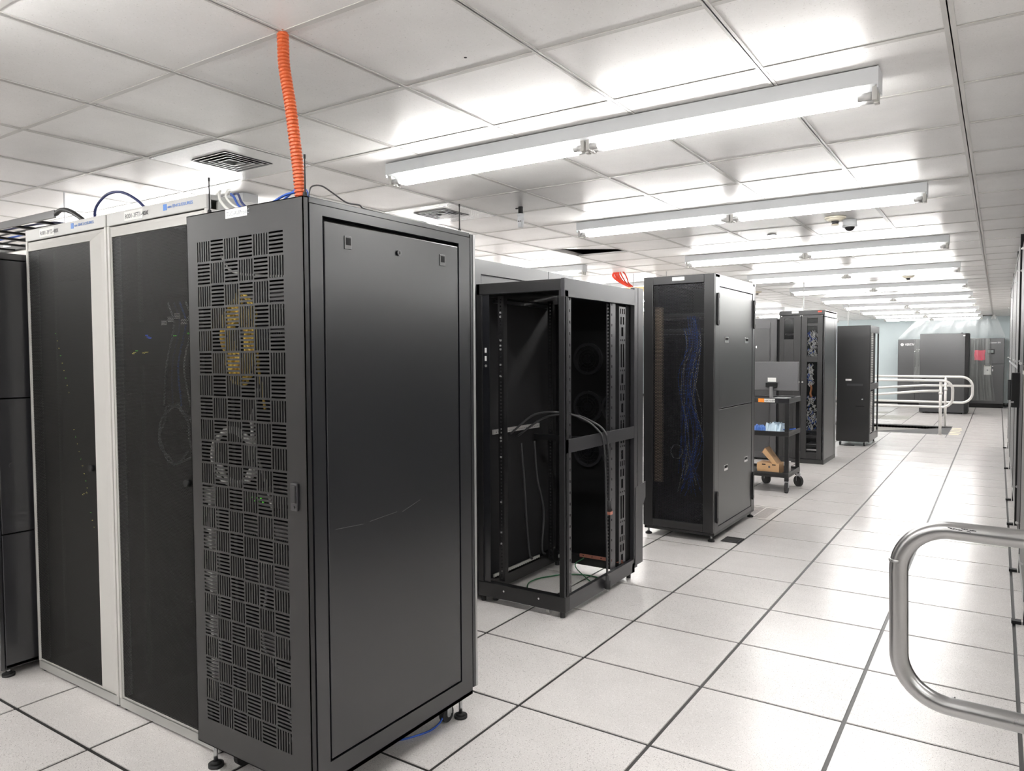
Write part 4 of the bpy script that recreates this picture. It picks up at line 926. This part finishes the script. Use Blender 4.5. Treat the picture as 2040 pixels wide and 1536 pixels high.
kk.build('keys', BLKM, kb, kind='stuff')
# crumpled bags
def crumple(nm, x0, x1, y0, y1, z, h, m, label, cat):
    b_ = MB(); nx, ny = 14, 8; rnd = random.Random(nm+label); g_ = []
    for j in range(ny+1):
        for i in range(nx+1):
            u, v = i/nx, j/ny; e = min(1, 4*u*(1-u)*2)*min(1, 4*v*(1-v)*2)
            g_.append((x0+(x1-x0)*u+rnd.uniform(-.008, .008), y0+(y1-y0)*v+rnd.uniform(-.008, .008), z+.002+h*e*rnd.uniform(.45, 1)))
    b_.v = g_
    for j in range(ny):
        for i in range(nx): a = j*(nx+1)+i; b_.f.append((a, a+1, a+nx+2, a+nx+1))
    o = b_.build(nm, m, loc=((x0+x1)/2, (y0+y1)/2, z), fixn=False); return tag(o, label, cat)
crumple('plastic_bag', -2.12, -1.90, 8.38, 8.62, .656, .12, mat('blue_white_bag', (.55, .68, .88), .3, var=.35, vscale=14), 'crumpled blue and white plastic bag on the middle shelf of the cart', 'bag')
crumple('blue_cloth', -2.28, -2.08, 8.38, 8.5, .656, .085, mat('blue_bag', (.08, .18, .5), .3), 'crumpled dark blue bag left of the pale one on the cart', 'bag')
cable('blue_cable', [(-1.95, 8.45, .69), (-1.87, 8.43, .70), (-1.82, 8.42, .705), (-1.775, 8.42, .715)], .006, BLUEC, 'stiff blue cable sticking out over the edge of the middle cart shelf')
# cardboard boxes
def carton(x0, x1, y0, y1, z0, z1, label, openlid=False):
    c_ = root('cardboard_box', ((x0+x1)/2, (y0+y1)/2, z0), label, 'box', 'small cardboard cartons on the cart')
    bx('base', CARD, c_, x0, x1, y0, y1, z0, z1)
    if openlid:
        for a in (x0+.055, x0+.165): bx('hand_slot', VOID, c_, a, a+.04, y0-.001, y0, z0+.048, z0+.060)
        MB().cyl((x0+.135, y0-.001, z0+.028), (x0+.135, y0, z0+.028), .012, 14).build('round_mark', INK, c_)
        l = MB(); A = (x0+.13, z1); B = (x0+.085, z1+.155)
        p0, p1, p2, p3 = (x1-.025, y0+.01, z1), (x1-.025, y1-.01, z1), (x0+.085, y1-.01, z1+.17), (x0+.085, y0+.01, z1+.17)
        l.poly(p0, p1, p2, p3).poly(*[(p[0]-.004, p[1], p[2]-.006) for p in (p3, p2, p1, p0)])
        l.poly(p3, p2, (p2[0]-.045, p2[1], p2[2]-.06), (p3[0]-.045, p3[1], p3[2]-.06))
        l.poly(p0, p3, (p3[0]-.03, p3[1], p3[2]-.05), (p0[0]-.05, p0[1], p0[2]+.0))
        l.build('open_lid', CARD, c_, fixn=False)
    return c_
carton(-2.178, -1.94, 8.385, 8.60, .20, .247, 'lower closed brown carton on the bottom shelf of the cart')
carton(-2.182, -1.942, 8.388, 8.605, .247, .315, 'upper brown carton with its lid standing open on the bottom shelf of the cart', True)
wb = bx('white_box', PAPER, None, -1.935, -1.885, 8.60, 8.70, .20, .315); tag(wb, 'small white box beside the brown cartons on the cart', 'box')

for o in set(bpy.data.objects)-before:
    if not o.parent: o.location.x -= .065; o.location.z -= .0

# ------------------------------------------------------------------ R4 two door cabinet with glass
r = root('server_cabinet', (-2.3, 11.25, 0), 'wide black cabinet with two narrow glazed doors behind the utility cart', 'server cabinet')
xa, xb, ya, yb = -2.60, -1.995, 10.80, 11.70
bx('left_side_panel', BLK, r, xa, xa+.02, ya+.03, yb, .02, 2.13); bx('top_panel', GREYD, r, xa, xb, ya+.02, yb, 2.11, 2.135)
bx('bottom_panel', BLK, r, xa, xb, ya+.02, yb, .0, .06); bx('back_panel', BLK, r, xa, xb, yb-.02, yb, .06, 2.11)
bx('right_side_panel', GREYD, r, xb-.02, xb, ya+.02, yb-.16, .06, 2.04, bevel=.003); bx('right_top_rail', GREYD, r, xb-.02, xb, ya+.02, yb-.03, 2.05, 2.132, bevel=.002); bx('right_rear_strip', GREYD, r, xb-.02, xb, yb-.15, yb-.02, .06, 2.04)
hp = bx('header', BLK, r, xa, xb, ya, ya+.02, 2.075, 2.135, bevel=.002)
slip('name_label', hp, -2.43, -2.34, ya, 2.10, 2.128, 'R002 3FT', INKG, .02); bx('red_badge', REDC, hp, -2.085, -2.035, ya-.002, ya, 2.105, 2.125)
for a, b_, w0, w1, nm in ((xa+.025, -2.305, -2.53, -2.40, 0), (-2.298, xb-.025, -2.222, -2.085, 1)):
    z0_, z1_ = (1.74, 2.03) if nm == 0 else (.16, 2.03)
    d = MB().box(a, w0, ya-.004, ya+.014, .07, 2.07).box(w1, b_, ya-.004, ya+.014, .07, 2.07).box(w0, w1, ya-.004, ya+.014, z1_, 2.07).box(w0, w1, ya-.004, ya+.014, .07, z0_)
    if nm: d.box(w0, w1, ya-.004, ya+.014, 1.42, 1.50).box(w0, w1, ya-.004, ya+.014, 1.92, 1.955)
    dr = d.build('door', BLK, r, bevel=.002); bx('glass_pane', GLASSD, dr, w0, w1, ya+.004, ya+.007, z0_, z1_)
    MB().cyl((b_-.02 if nm == 0 else a+.02, ya-.008, 1.14), (b_-.02 if nm == 0 else a+.02, ya-.004, 1.14), .012, 14).build('door_knob', SCREW, dr)
    for xx in (a+.008, b_-.008): MB().cyl((xx, ya-.006, 2.062), (xx, ya-.004, 2.062), .006, 8).build('hinge_pin', SCREW, dr)
cb_ = []
for mname, mm, n_ in (('white', WHITEC, 150), ('blue', BLUEC, 40), ('grey', GREYC, 110)):
    b_ = MB()
    for k in range(n_):
        zz = random.choice([random.uniform(.5, .95), random.uniform(1.12, 1.4), random.uniform(1.5, 1.86)]); xx = random.uniform(-2.215, -2.10 if zz > 1.5 or zz < .95 else -2.15)
        b_.tube([(xx, ya+.04, zz), (xx+random.uniform(-.02, .02), ya+.02, zz-.02), (xx+random.uniform(-.03, .03), ya+.04, zz-random.uniform(.02, .06))], .0055, 5)
    tag(b_.build(f'{mname}_patch_cables', mm, kind='stuff', loc=(-2.16, ya+.04, 1)), f'dense {mname} patch cables behind the right glass door of the wide black cabinet', 'cables', kind='stuff')
cable('orange_cable', [(-2.18, ya+.04, 1.12), (-2.165, ya+.035, 1.05), (-2.18, ya+.04, .98), (-2.16, ya+.04, .93)], .014, mat('orange_brown', (.5, .2, .08), .5), 'orange brown cable bundle behind the right glass door')
for zz in (.36, .43, .24): rack_box('rack_unit', -2.24, -2.07, ya+.05, ya+.4, zz, zz+.03, GREYC, f'{"lowest" if zz < .3 else "middle" if zz < .4 else "upper"} of three thin grey units low behind the glass door', 'server')
wr = bx('white_vent_row', WHITEINK, None, -2.235, -2.08, ya+.03, ya+.034, .185, .205); tag(wr, 'pale slotted strip at the foot of the right glass door', 'vent')
rack_box('rack_unit', -2.53, -2.40, ya+.05, ya+.3, 1.80, 1.82, GREYC, 'thin grey unit behind the small window of the left glazed door', 'server')

# ------------------------------------------------------------------ R5 low black cabinet with open side
r = root('server_cabinet', (-2.0, 13.8, 0), 'black cabinet with a solid handled door and pale louvred side, left of the far handrails', 'server cabinet')
xa, xb, ya, yb = -2.26, -1.752, 13.31, 14.33
bx('front_door', BLK, r, xa, xb-.006, ya-.02, ya, .08, 1.99, bevel=.004); bx('body', BLKM, r, xa, xb-.06, ya, yb, .07, 1.98)
for q in ((ya, yb, 1.88, 1.998), (ya, yb, .07, .20), (ya, yb, .93, 1.03)): bx('side_rail', GREYD, r, xb-.02, xb, q[0]+.002, q[1], q[2], q[3])
for q in ((ya, ya+.09), (yb-.06, yb)): bx('side_post', BLK, r, xb-.02, xb-.001, q[0]+.002, q[1], .2, 1.88)
lv = MB()
for k in range(58):
    z = .21+k*.029
    if .9 < z < 1.04: continue
    lv.box(xb-.03, xb-.012, ya+.115, ya+.40, z, z+.018)
lv.build('louvre_column', WHT, r, kind='stuff'); bx('side_void', VOID, r, xb-.058, xb-.052, ya+.1, yb-.06, .2, 1.88)
bx('top_panel', BLK, r, xa, xb-.021, ya, yb, 1.98, 1.998)
bx('door_strip', GREYD, r, xa+.16, xa+.40, ya-.024, ya-.02, 1.0, 1.035); slip('name_label', r, -2.12, -2.03, ya-.02, 1.085, 1.112, 'R003', INKG, .02)
MB().cyl((-1.86, ya-.026, .78), (-1.86, ya-.02, .78), .012, 12).build('door_knob', SCREW, r); bx('door_slot', BLKM, r, -1.96, -1.83, ya-.023, ya-.02, .655, .672)
for x_, y_ in ((xb-.08, ya+.04), (xa+.06, ya+.04), (xb-.06, yb-.05), (xa+.06, yb-.05)): caster(r, x_, y_, .075, .03)
cable('black_cable', [(-2.2, 13.29, .004), (-2.15, 13.25, .012), (-2.1, 13.28, .006), (-2.05, 13.26, .012), (-1.98, 13.32, .006)], .008, BLKC, 'black cable lying under the cabinet left of the far handrails')

# ------------------------------------------------------------------ R6 rack behind the cart
r = root('server_cabinet', (-2.95, 11.3, 0), 'lower dark grey cabinet directly left of the glazed door cabinet, behind the monitor', 'server cabinet')
bx('body', BLKM, r, -3.25, -2.605, 10.90, 11.75, .03, 2.03, bevel=.004); bx('front_frame', GREYD, r, -3.25, -2.645, 10.865, 10.898, .03, 2.045, bevel=.003)
bx('smoked_door', BLKG, r, -3.20, -2.745, 10.855, 10.864, .12, 1.90, bevel=.002); bx('door_edge', GREYD, r, -2.742, -2.734, 10.852, 10.864, .12, 1.98)
bx('hinge_pin', SCREW, r, -2.935, -2.92, 10.845, 10.855, 1.62, 1.65)
for xx in (-3.2, -2.70): bx('foot_bar', BLKR, r, xx, xx+.05, 10.92, 11.7, 0, .03)
tb = MB().box(-2.805, -2.785, 10.2, 10.23, 0, 2.10).build('upright_channel', BLKM, None); tag(tb, 'thin dark upright channel seen at the edge of the perforated door cabinet', 'post')

# ------------------------------------------------------------------ handrails
def rail_loop(nm, loc, paths, posts, label, m, rad, group=None):
    r = root(nm, loc, label, 'handrail', group)
    for p, nm2 in paths: MB().tube(p, rad, 16).build(nm2, m, r, smooth=True)
    for (x, y, z1) in posts:
        p_ = MB().cyl((x, y, 0), (x, y, z1), rad*1.05, 16).build('post', m, r, smooth=True)
        MB().cyl((x, y, .0), (x, y, .012), rad*1.9, 20).build('base_flange', m, p_)
        MB().cyl((x, y, .76), (x, y, .80), rad*1.35, 16).build('clamp', m, p_, smooth=True)
    return r
y_ = 15.93
P1 = rounded([(-5.6, y_, 1.02), (-.70, y_, 1.02), (-.70, y_, .525), (-5.6, y_, .515)], .17)
rail_loop('handrail', (-3, y_, 0), [(P1, 'outer_rail'), ([(-.90, y_-.0, .83), (-1.2, y_, .815), (-2.1, y_, .72), (-5.6, y_, .38)], 'sloping_rail')], [(-.895, y_, 1.0), (-3.6, y_, 1.0)], 'pale aluminium handrail loop on the near side of the far ramp', ALUW, .024, 'handrails along the far ramp')
y_ = 17.68
P1 = rounded([(-5.6, y_, 1.045), (-.43, y_, 1.045), (-.43, y_, .515), (-5.6, y_, .515)], .2)
rail_loop('handrail', (-3, y_, 0), [(P1, 'outer_rail'), ([(-.44, y_, .86), (-1.3, y_, .86), (-2.2, y_, .79), (-5.6, y_, .45)], 'sloping_rail')], [(-.905, y_, 1.06), (-3.6, y_, 1.02)], 'pale aluminium handrail loop on the far side of the ramp', ALUW, .024, 'handrails along the far ramp')
# foreground rail
y_ = 2.30
P1 = rounded([(2.2, y_-.12, 1.046), (-.225, y_, 1.056), (-.217, y_, .573), (2.2, y_-.12, .573)], .125, 12)
hr = rail_loop('handrail', (.6, y_, 0), [(P1, 'outer_rail')], [], 'thick brushed aluminium handrail loop in the right foreground', ALU, .0245)
for x in (.95, 2.1):
    p_ = MB().cyl((x, y_-.06, 0), (x, y_-.06, 1.03), .024, 16).build('post', ALU, hr, smooth=True)
    MB().cyl((x, y_-.06, 0), (x, y_-.06, .012), .05, 20).build('base_flange', ALU, p_)
for (x, z_, a) in ((-.2235, .955, 0), (-.085, .573, 1)):
    if a == 0: MB().tube([(x, y_, z_-.004), (x, y_, z_+.004)], .02495, 16).build('weld_seam', ALU, hr, smooth=True)
    else: MB().tube([(x-.004, y_, z_), (x+.004, y_, z_)], .02495, 16).build('weld_seam', ALU, hr, smooth=True)
sc_ = MB()
rs = random.Random(3)
for k in range(10):
    xx = -.105+k*.0062; aa = 1.15+rs.uniform(-.13, .13); yl = y_-.12*(xx+.225)/2.4; zl = 1.056-.01*(xx+.225)/2.4
    sc_.bar((xx, yl-.0247*math.sin(aa), zl+.0247*math.cos(aa)), (xx+.009, yl-.0247*math.sin(aa+.06), zl+.0247*math.cos(aa+.06)), .003, .0012)
sc_.build('scuff_mark', BLKM, hr)

# ------------------------------------------------------------------ wire mesh partition on the right
r = root('mesh_partition', (.16, 9.5, 0), 'tall galvanised wire mesh partition with black posts along the right edge of the aisle', 'fence')
PX = .147
py_ = [5.01, 6.2, 7.88, 9.19, 11.68, 14.2]
for k, yy in enumerate(py_):
    wdt = .014 if yy != 7.88 else .09
    p_ = bx('post', BLKM, r, PX-.004, PX+wdt, yy-.02, yy+.02, 0, 2.57)
    bx('floor_bracket', BLKM, p_, .088, PX-.012, yy-.022, yy+.022, 0, .018)
    for zz in (2.25, 1.46, .35):
        MB().cyl((PX-.02, yy-.021, zz), (PX-.02, yy-.028, zz), .01, 10).cyl((PX+.01, yy-.021, zz), (PX+.01, yy-.028, zz), .012, 10).build('bolt', SCREW, p_)
def mesh_panel(y0, y1, z0, z1):
    b_ = MB(); n = int((y1-y0)/.035)
    for k in range(n+1): yy = y0+(y1-y0)*k/n; b_.box(PX, PX+.003, yy-.003, yy+.003, z0, z1)
    n = int((z1-z0)/.035)
    for k in range(n+1): zz = z0+(z1-z0)*k/n; b_.box(PX+.003, PX+.006, y0, y1, zz-.003, zz+.003)
    m_ = b_.build('wire_mesh', GALV, r, kind='stuff')
    for zz in (z0, 1.40, z1): bx('panel_rail', GALV, r, PX-.006, PX+.012, y0, y1, zz-.012, zz+.012)
mesh_panel(7.90, 9.17, .15, 2.47); mesh_panel(9.21, 11.66, .15, 2.47); mesh_panel(11.70, 14.18, .15, 2.47); mesh_panel(2.9, 6.18, .12, 2.47)
gt = bx('gate', BLKM, r, PX+.01, PX+.03, 6.24, 7.83, .05, 2.45); 
lb = bx('lock_box', BLKM, r, PX-.05, PX+.05, 7.70, 7.84, 1.06, 1.36, bevel=.006); MB().box(PX-.075, PX-.05, 7.76, 7.80, 1.12, 1.30).build('lock_handle', BLKG, lb, bevel=.004)
bx('lock_catch', SCREW, lb, PX-.052, PX-.03, 7.695, 7.70, 1.1, 1.115)

# ------------------------------------------------------------------ cabinet rows added for dark reflections: behind the mesh partition and the viewpoint
def added_cabinet(x, y, rz, label, group):
    r = root('server_cabinet', (0, 0, 0), label, 'server cabinet', group)
    bx('body', BLKM, r, -.30, .30, .03, 1.03, .04, 2.12, bevel=.004)
    d = bx('door', BLK, r, -.295, .295, 0, .028, .07, 2.10, bevel=.004)
    bx('door_mesh', BLKM, d, -.23, .23, -.002, 0, .14, 2.03); bx('door_handle', GREYD, d, .25, .28, -.014, 0, 1.0, 1.14, bevel=.003)
    for q in ((-.26, .08), (.26, .08), (-.26, .98), (.26, .98)): MB().cyl((q[0], q[1], 0), (q[0], q[1], .04), .02, 12).build('levelling_foot', BLKR, r)
    r.location = (x, y, 0); r.rotation_euler = (0, 0, rz); return r
pc = added_cabinet(.62, 3.6, -PI/2, 'first black cabinet of the row added behind the wire mesh partition to darken reflections', 'added cabinets behind the mesh partition')  # row added so the nearest cabinet's side panel mirrors something dark
for k in range(1, 18):
    c_ = copytree(pc); c_.location.y = 3.6+.61*k; c_['label'] = 'closed black cabinet in the row added behind the mesh partition to darken reflections'
pc2 = copytree(pc); pc2.location = (-3.9, -1.7, 0); pc2.rotation_euler = (0, 0, PI); pc2['label'] = 'unseen closed black cabinet in the row added behind the viewpoint to darken reflections'; pc2['group'] = 'added cabinets behind the viewpoint'  # unseen row, added to darken what the nearest cabinet's front reflects
for k in range(1, 8):
    c_ = copytree(pc2); c_.location.x = -3.9+.61*k

# ------------------------------------------------------------------ far end: big cabinet and cooling units
r = root('equipment_cabinet', (-1.16, 22.0, 0), 'large plain dark cabinet standing free behind the far handrails', 'cabinet')
bx('front_panel', BLKG, r, -1.69, -.70, 21.58, 21.60, .03, 2.03, bevel=.005); bx('body', BLKM, r, -1.69, -.62, 21.602, 22.5, .03, 2.03, bevel=.004)
bx('edge_strip', BLKM, r, -.698, -.625, 21.585, 21.6, .03, 2.03); bx('corner_label', WHITEINK, r, -.745, -.70, 21.572, 21.58, 1.955, 1.985); bx('grip', BLKM, r, -1.63, -1.54, 21.57, 21.58, .86, .9)
MB().box(-.80, -.76, 21.8, 21.84, 2.03, 2.05).build('top_fitting', BLKM, r)
for xx in (-1.6, -.75): caster(r, xx, 21.7, .04, .018)
def crac(x0, x1, label):
    r = root('cooling_unit', ((x0+x1)/2, 24.8, 0), label, 'cooling unit')
    bx('body', BLKM, r, x0, x1, 24.43, 25.25, .06, 1.945, bevel=.004); bx('plinth', BLKM, r, x0+.01, x1-.01, 24.45, 25.2, 0, .06)
    return r
c1 = crac(-2.48, -1.40, 'dark cooling unit with a white logo, left of the large plain cabinet')
for a, b_ in ((-2.475, -2.035), (-2.025, -1.43)): bx('door', BLKG, c1, a, b_, 24.405, 24.43, .1, 1.94, bevel=.004)
MB().ring((-2.37, 24.40, 1.79), .025, .045, 'y', .006, 6).ring((-2.37, 24.40, 1.79), .0, .014, 'y', .006, 8).build('logo', WHITEINK, c1); text('lettering', 'VERTIV', .095, (-2.30, 24.402, 1.757), WHITEINK, c1, depth=.004, sx=.8)
c2 = crac(-.90, .135, 'dark cooling unit with a display and taped notice, right of the large plain cabinet')
bx('upper_door', BLKG, c2, -.895, .13, 24.405, 24.43, 1.235, 1.94, bevel=.004); bx('lower_door', BLKG, c2, -.895, .13, 24.405, 24.43, .12, 1.225, bevel=.004)
sc2 = bx('display', SCREENM, c2, -.245, -.12, 24.398, 24.404, 1.535, 1.615); bx('display_surround', BLKM, c2, -.265, -.09, 24.402, 24.406, 1.50, 1.64)
text('lettering', 'Liebert DS', .055, (-.20, 24.402, 1.80), WHITEINK, c2, depth=.002, sx=1.0)
for zz in (1.15, 1.07, 1.03): bx('indicator', WHITEINK, c2, -.145, -.12, 24.40, 24.405, zz, zz+.02)
rs_ = MB(); n = 8
for i in range(n):
    for j in range(n):
        f = lambda u, v: (-.565+.25*u+.006*math.sin(9*v), 24.372+.008*math.sin(u*7+v*5), 1.33+.28*v+.008*math.sin(8*u))
        rs_.poly(f(i/n, j/n), f((i+1)/n, j/n), f((i+1)/n, (j+1)/n), f(i/n, (j+1)/n))
tag(rs_.build('red_sheet', REDS, loc=(-.44, 24.37, 1.33), fixn=False), 'red plastic sheet under the clear wrapping of the right cooling unit', 'sheet')
nt_ = root('notice', (-.24, 24.36, 1.1), 'white paper notice taped to the wrapped right cooling unit', 'notice')
bx('paper', PAPER, nt_, -.335, -.165, 24.368, 24.371, .93, 1.16); bx('dark_mark', INK, nt_, -.27, -.235, 24.365, 24.368, 1.04, 1.07)
ln = MB(); rs = random.Random(5)
for k in range(9): z = 1.14-k*.022; ln.box(-.325, -.325+rs.uniform(.05, .14), 24.3665, 24.368, z, z+.004)
ln.build('printed_lines', INKG, nt_); bx('tape_corner', TAPE, nt_, -.33, -.31, 24.365, 24.37, 1.165, 1.19); bx('tape_corner', TAPE, nt_, -.185, -.165, 24.365, 24.37, 1.165, 1.19)
# clear plastic sheeting from the ceiling down to the units
def sheet(f, nu, nv, nm, m, label):
    b_ = MB()
    for j in range(nv+1):
        for i in range(nu+1): b_.v.append(f(i/nu, j/nv))
    for j in range(nv):
        for i in range(nu): a = j*(nu+1)+i; b_.f.append((a, a+1, a+nu+2, a+nu+1))
    o = b_.build(nm, m, loc=b_.v[0], fixn=False, smooth=True); return tag(o, label, 'plastic sheet')
def f1(u, v):      # v 0 at the ceiling, 1 on the units
    xt = -1.95+1.88*u; xbm = -2.50+2.66*u; x = xt+(xbm-xt)*v
    sag = .12*math.sin(PI*u)*v*(1-v)*2
    fold = (.035*math.sin(u*47+3*v)+.03*math.sin(u*23+v*5)+.02*math.sin(u*90))*(.4+.6*(1-v))
    return (x, 24.18+.3*v+fold-sag, 2.56-.6*v-.05*math.sin(PI*u*5)**2*(1-v))
sheet(f1, 110, 10, 'plastic_sheet', PLAST, 'clear plastic sheeting hung from the ceiling over the two cooling units')
def f2(u, v):
    g_ = math.sin(u*38+2*v)*.5+math.sin(u*71+v*3)*.3+math.sin(u*17+4*v)*.4
    sp2 = 1+.25*v
    return (-.93+.75*u*(1 if v < .5 else 1)+.16*(v*v)*(u-.2), 24.345+.042*g_-.02*v, 1.955-1.75*v)
sheet(f2, 90, 26, 'plastic_sheet', PLAST2, 'clear plastic sheeting hanging in folds down the front of the right cooling unit')
def f3(u, v): return (-2.06+.42*u, 24.37+.02*math.sin(u*30+v*9)+.02*math.sin(v*13), 1.955-1.3*v)
sheet(f3, 24, 20, 'plastic_sheet', PLAST2, 'narrow plastic sheeting hanging down the left cooling unit')
def f4(u, v): return (.155+.07*u+.02*math.sin(v*20), 24.45+.5*u, 1.95-1.88*v)
sheet(f4, 6, 20, 'plastic_sheet', PLAST2, 'crumpled plastic sheeting down the right flank of the right cooling unit')
tw = []
for k, (x, z) in enumerate(((-1.80, 2.50), (-1.40, 2.50), (-.45, 2.50), (-.14, 2.50))):
    b_ = MB(); 
    for q in range(4): b_.bar((x+.01*q, 24.0, z+.07), (x-.05+.035*q, 23.99, z-.05+.01*(q % 2)), .012, .006)
    tag(b_.build('tape_tie', PAPER, loc=(x, 24, z)), f'{ords[k]} knotted white tie from the left holding the plastic sheeting to the ceiling', 'tie', 'white ties of the plastic sheeting')
vb = bx('ceiling_slot', VOID, None, -.62, -.16, 24.17, 24.3, CZ-.012, CZ+.003); tag(vb, 'dark narrow slot vent in the ceiling just before the back wall', 'vent')

# thin hangers and hanging red cables over the left bay
for x, y, z0_, lb in ((-2.55, 16.2, 2.0, 'thin pale rod hanging from the ceiling over the louvred side cabinet'), (-2.4, 11.4, 2.14, 'short pale rod hanging from the ceiling above the glazed door cabinet')):
    tag(MB().cyl((x, y, z0_), (x, y, CZ), .008, 8).build('hanging_rod', GALV, loc=(x, y, CZ)), lb, 'rod')
for k in range(9):
    a = random.uniform(-.09, .09); cable('red_cable', [(-4.05+a*.5, 8.6, 2.60), (-4.05+a, 8.6, 2.55), (-4.02+a*.9, 8.62, 2.49), (-3.98+a*.5, 8.65, 2.44), (-3.93+a*.3, 8.7, 2.40)], .009, REDC, 'red cable in the bundle dropping from the ceiling beside the yellow trough', group='red cables dropping from the ceiling')
r = root('yellow_cable_trough', (-3.8, 8.9, 2.33), 'pale yellow cable trough under the ceiling right of the red cables', 'cable tray')
YT = mat('yellow_trough', (.75, .58, .3), .5)
bx('trough_base', YT, r, -4.05, -3.3, 8.75, 8.9, 2.35, 2.36); bx('trough_side', YT, r, -4.05, -3.3, 8.745, 8.75, 2.35, 2.40); bx('trough_side', YT, r, -4.05, -3.3, 8.9, 8.905, 2.35, 2.40)
for xx in (-3.95, -3.5): MB().cyl((xx, 8.82, 2.36), (xx, 8.82, CZ), .006, 8).build('hanger', GALV, r)
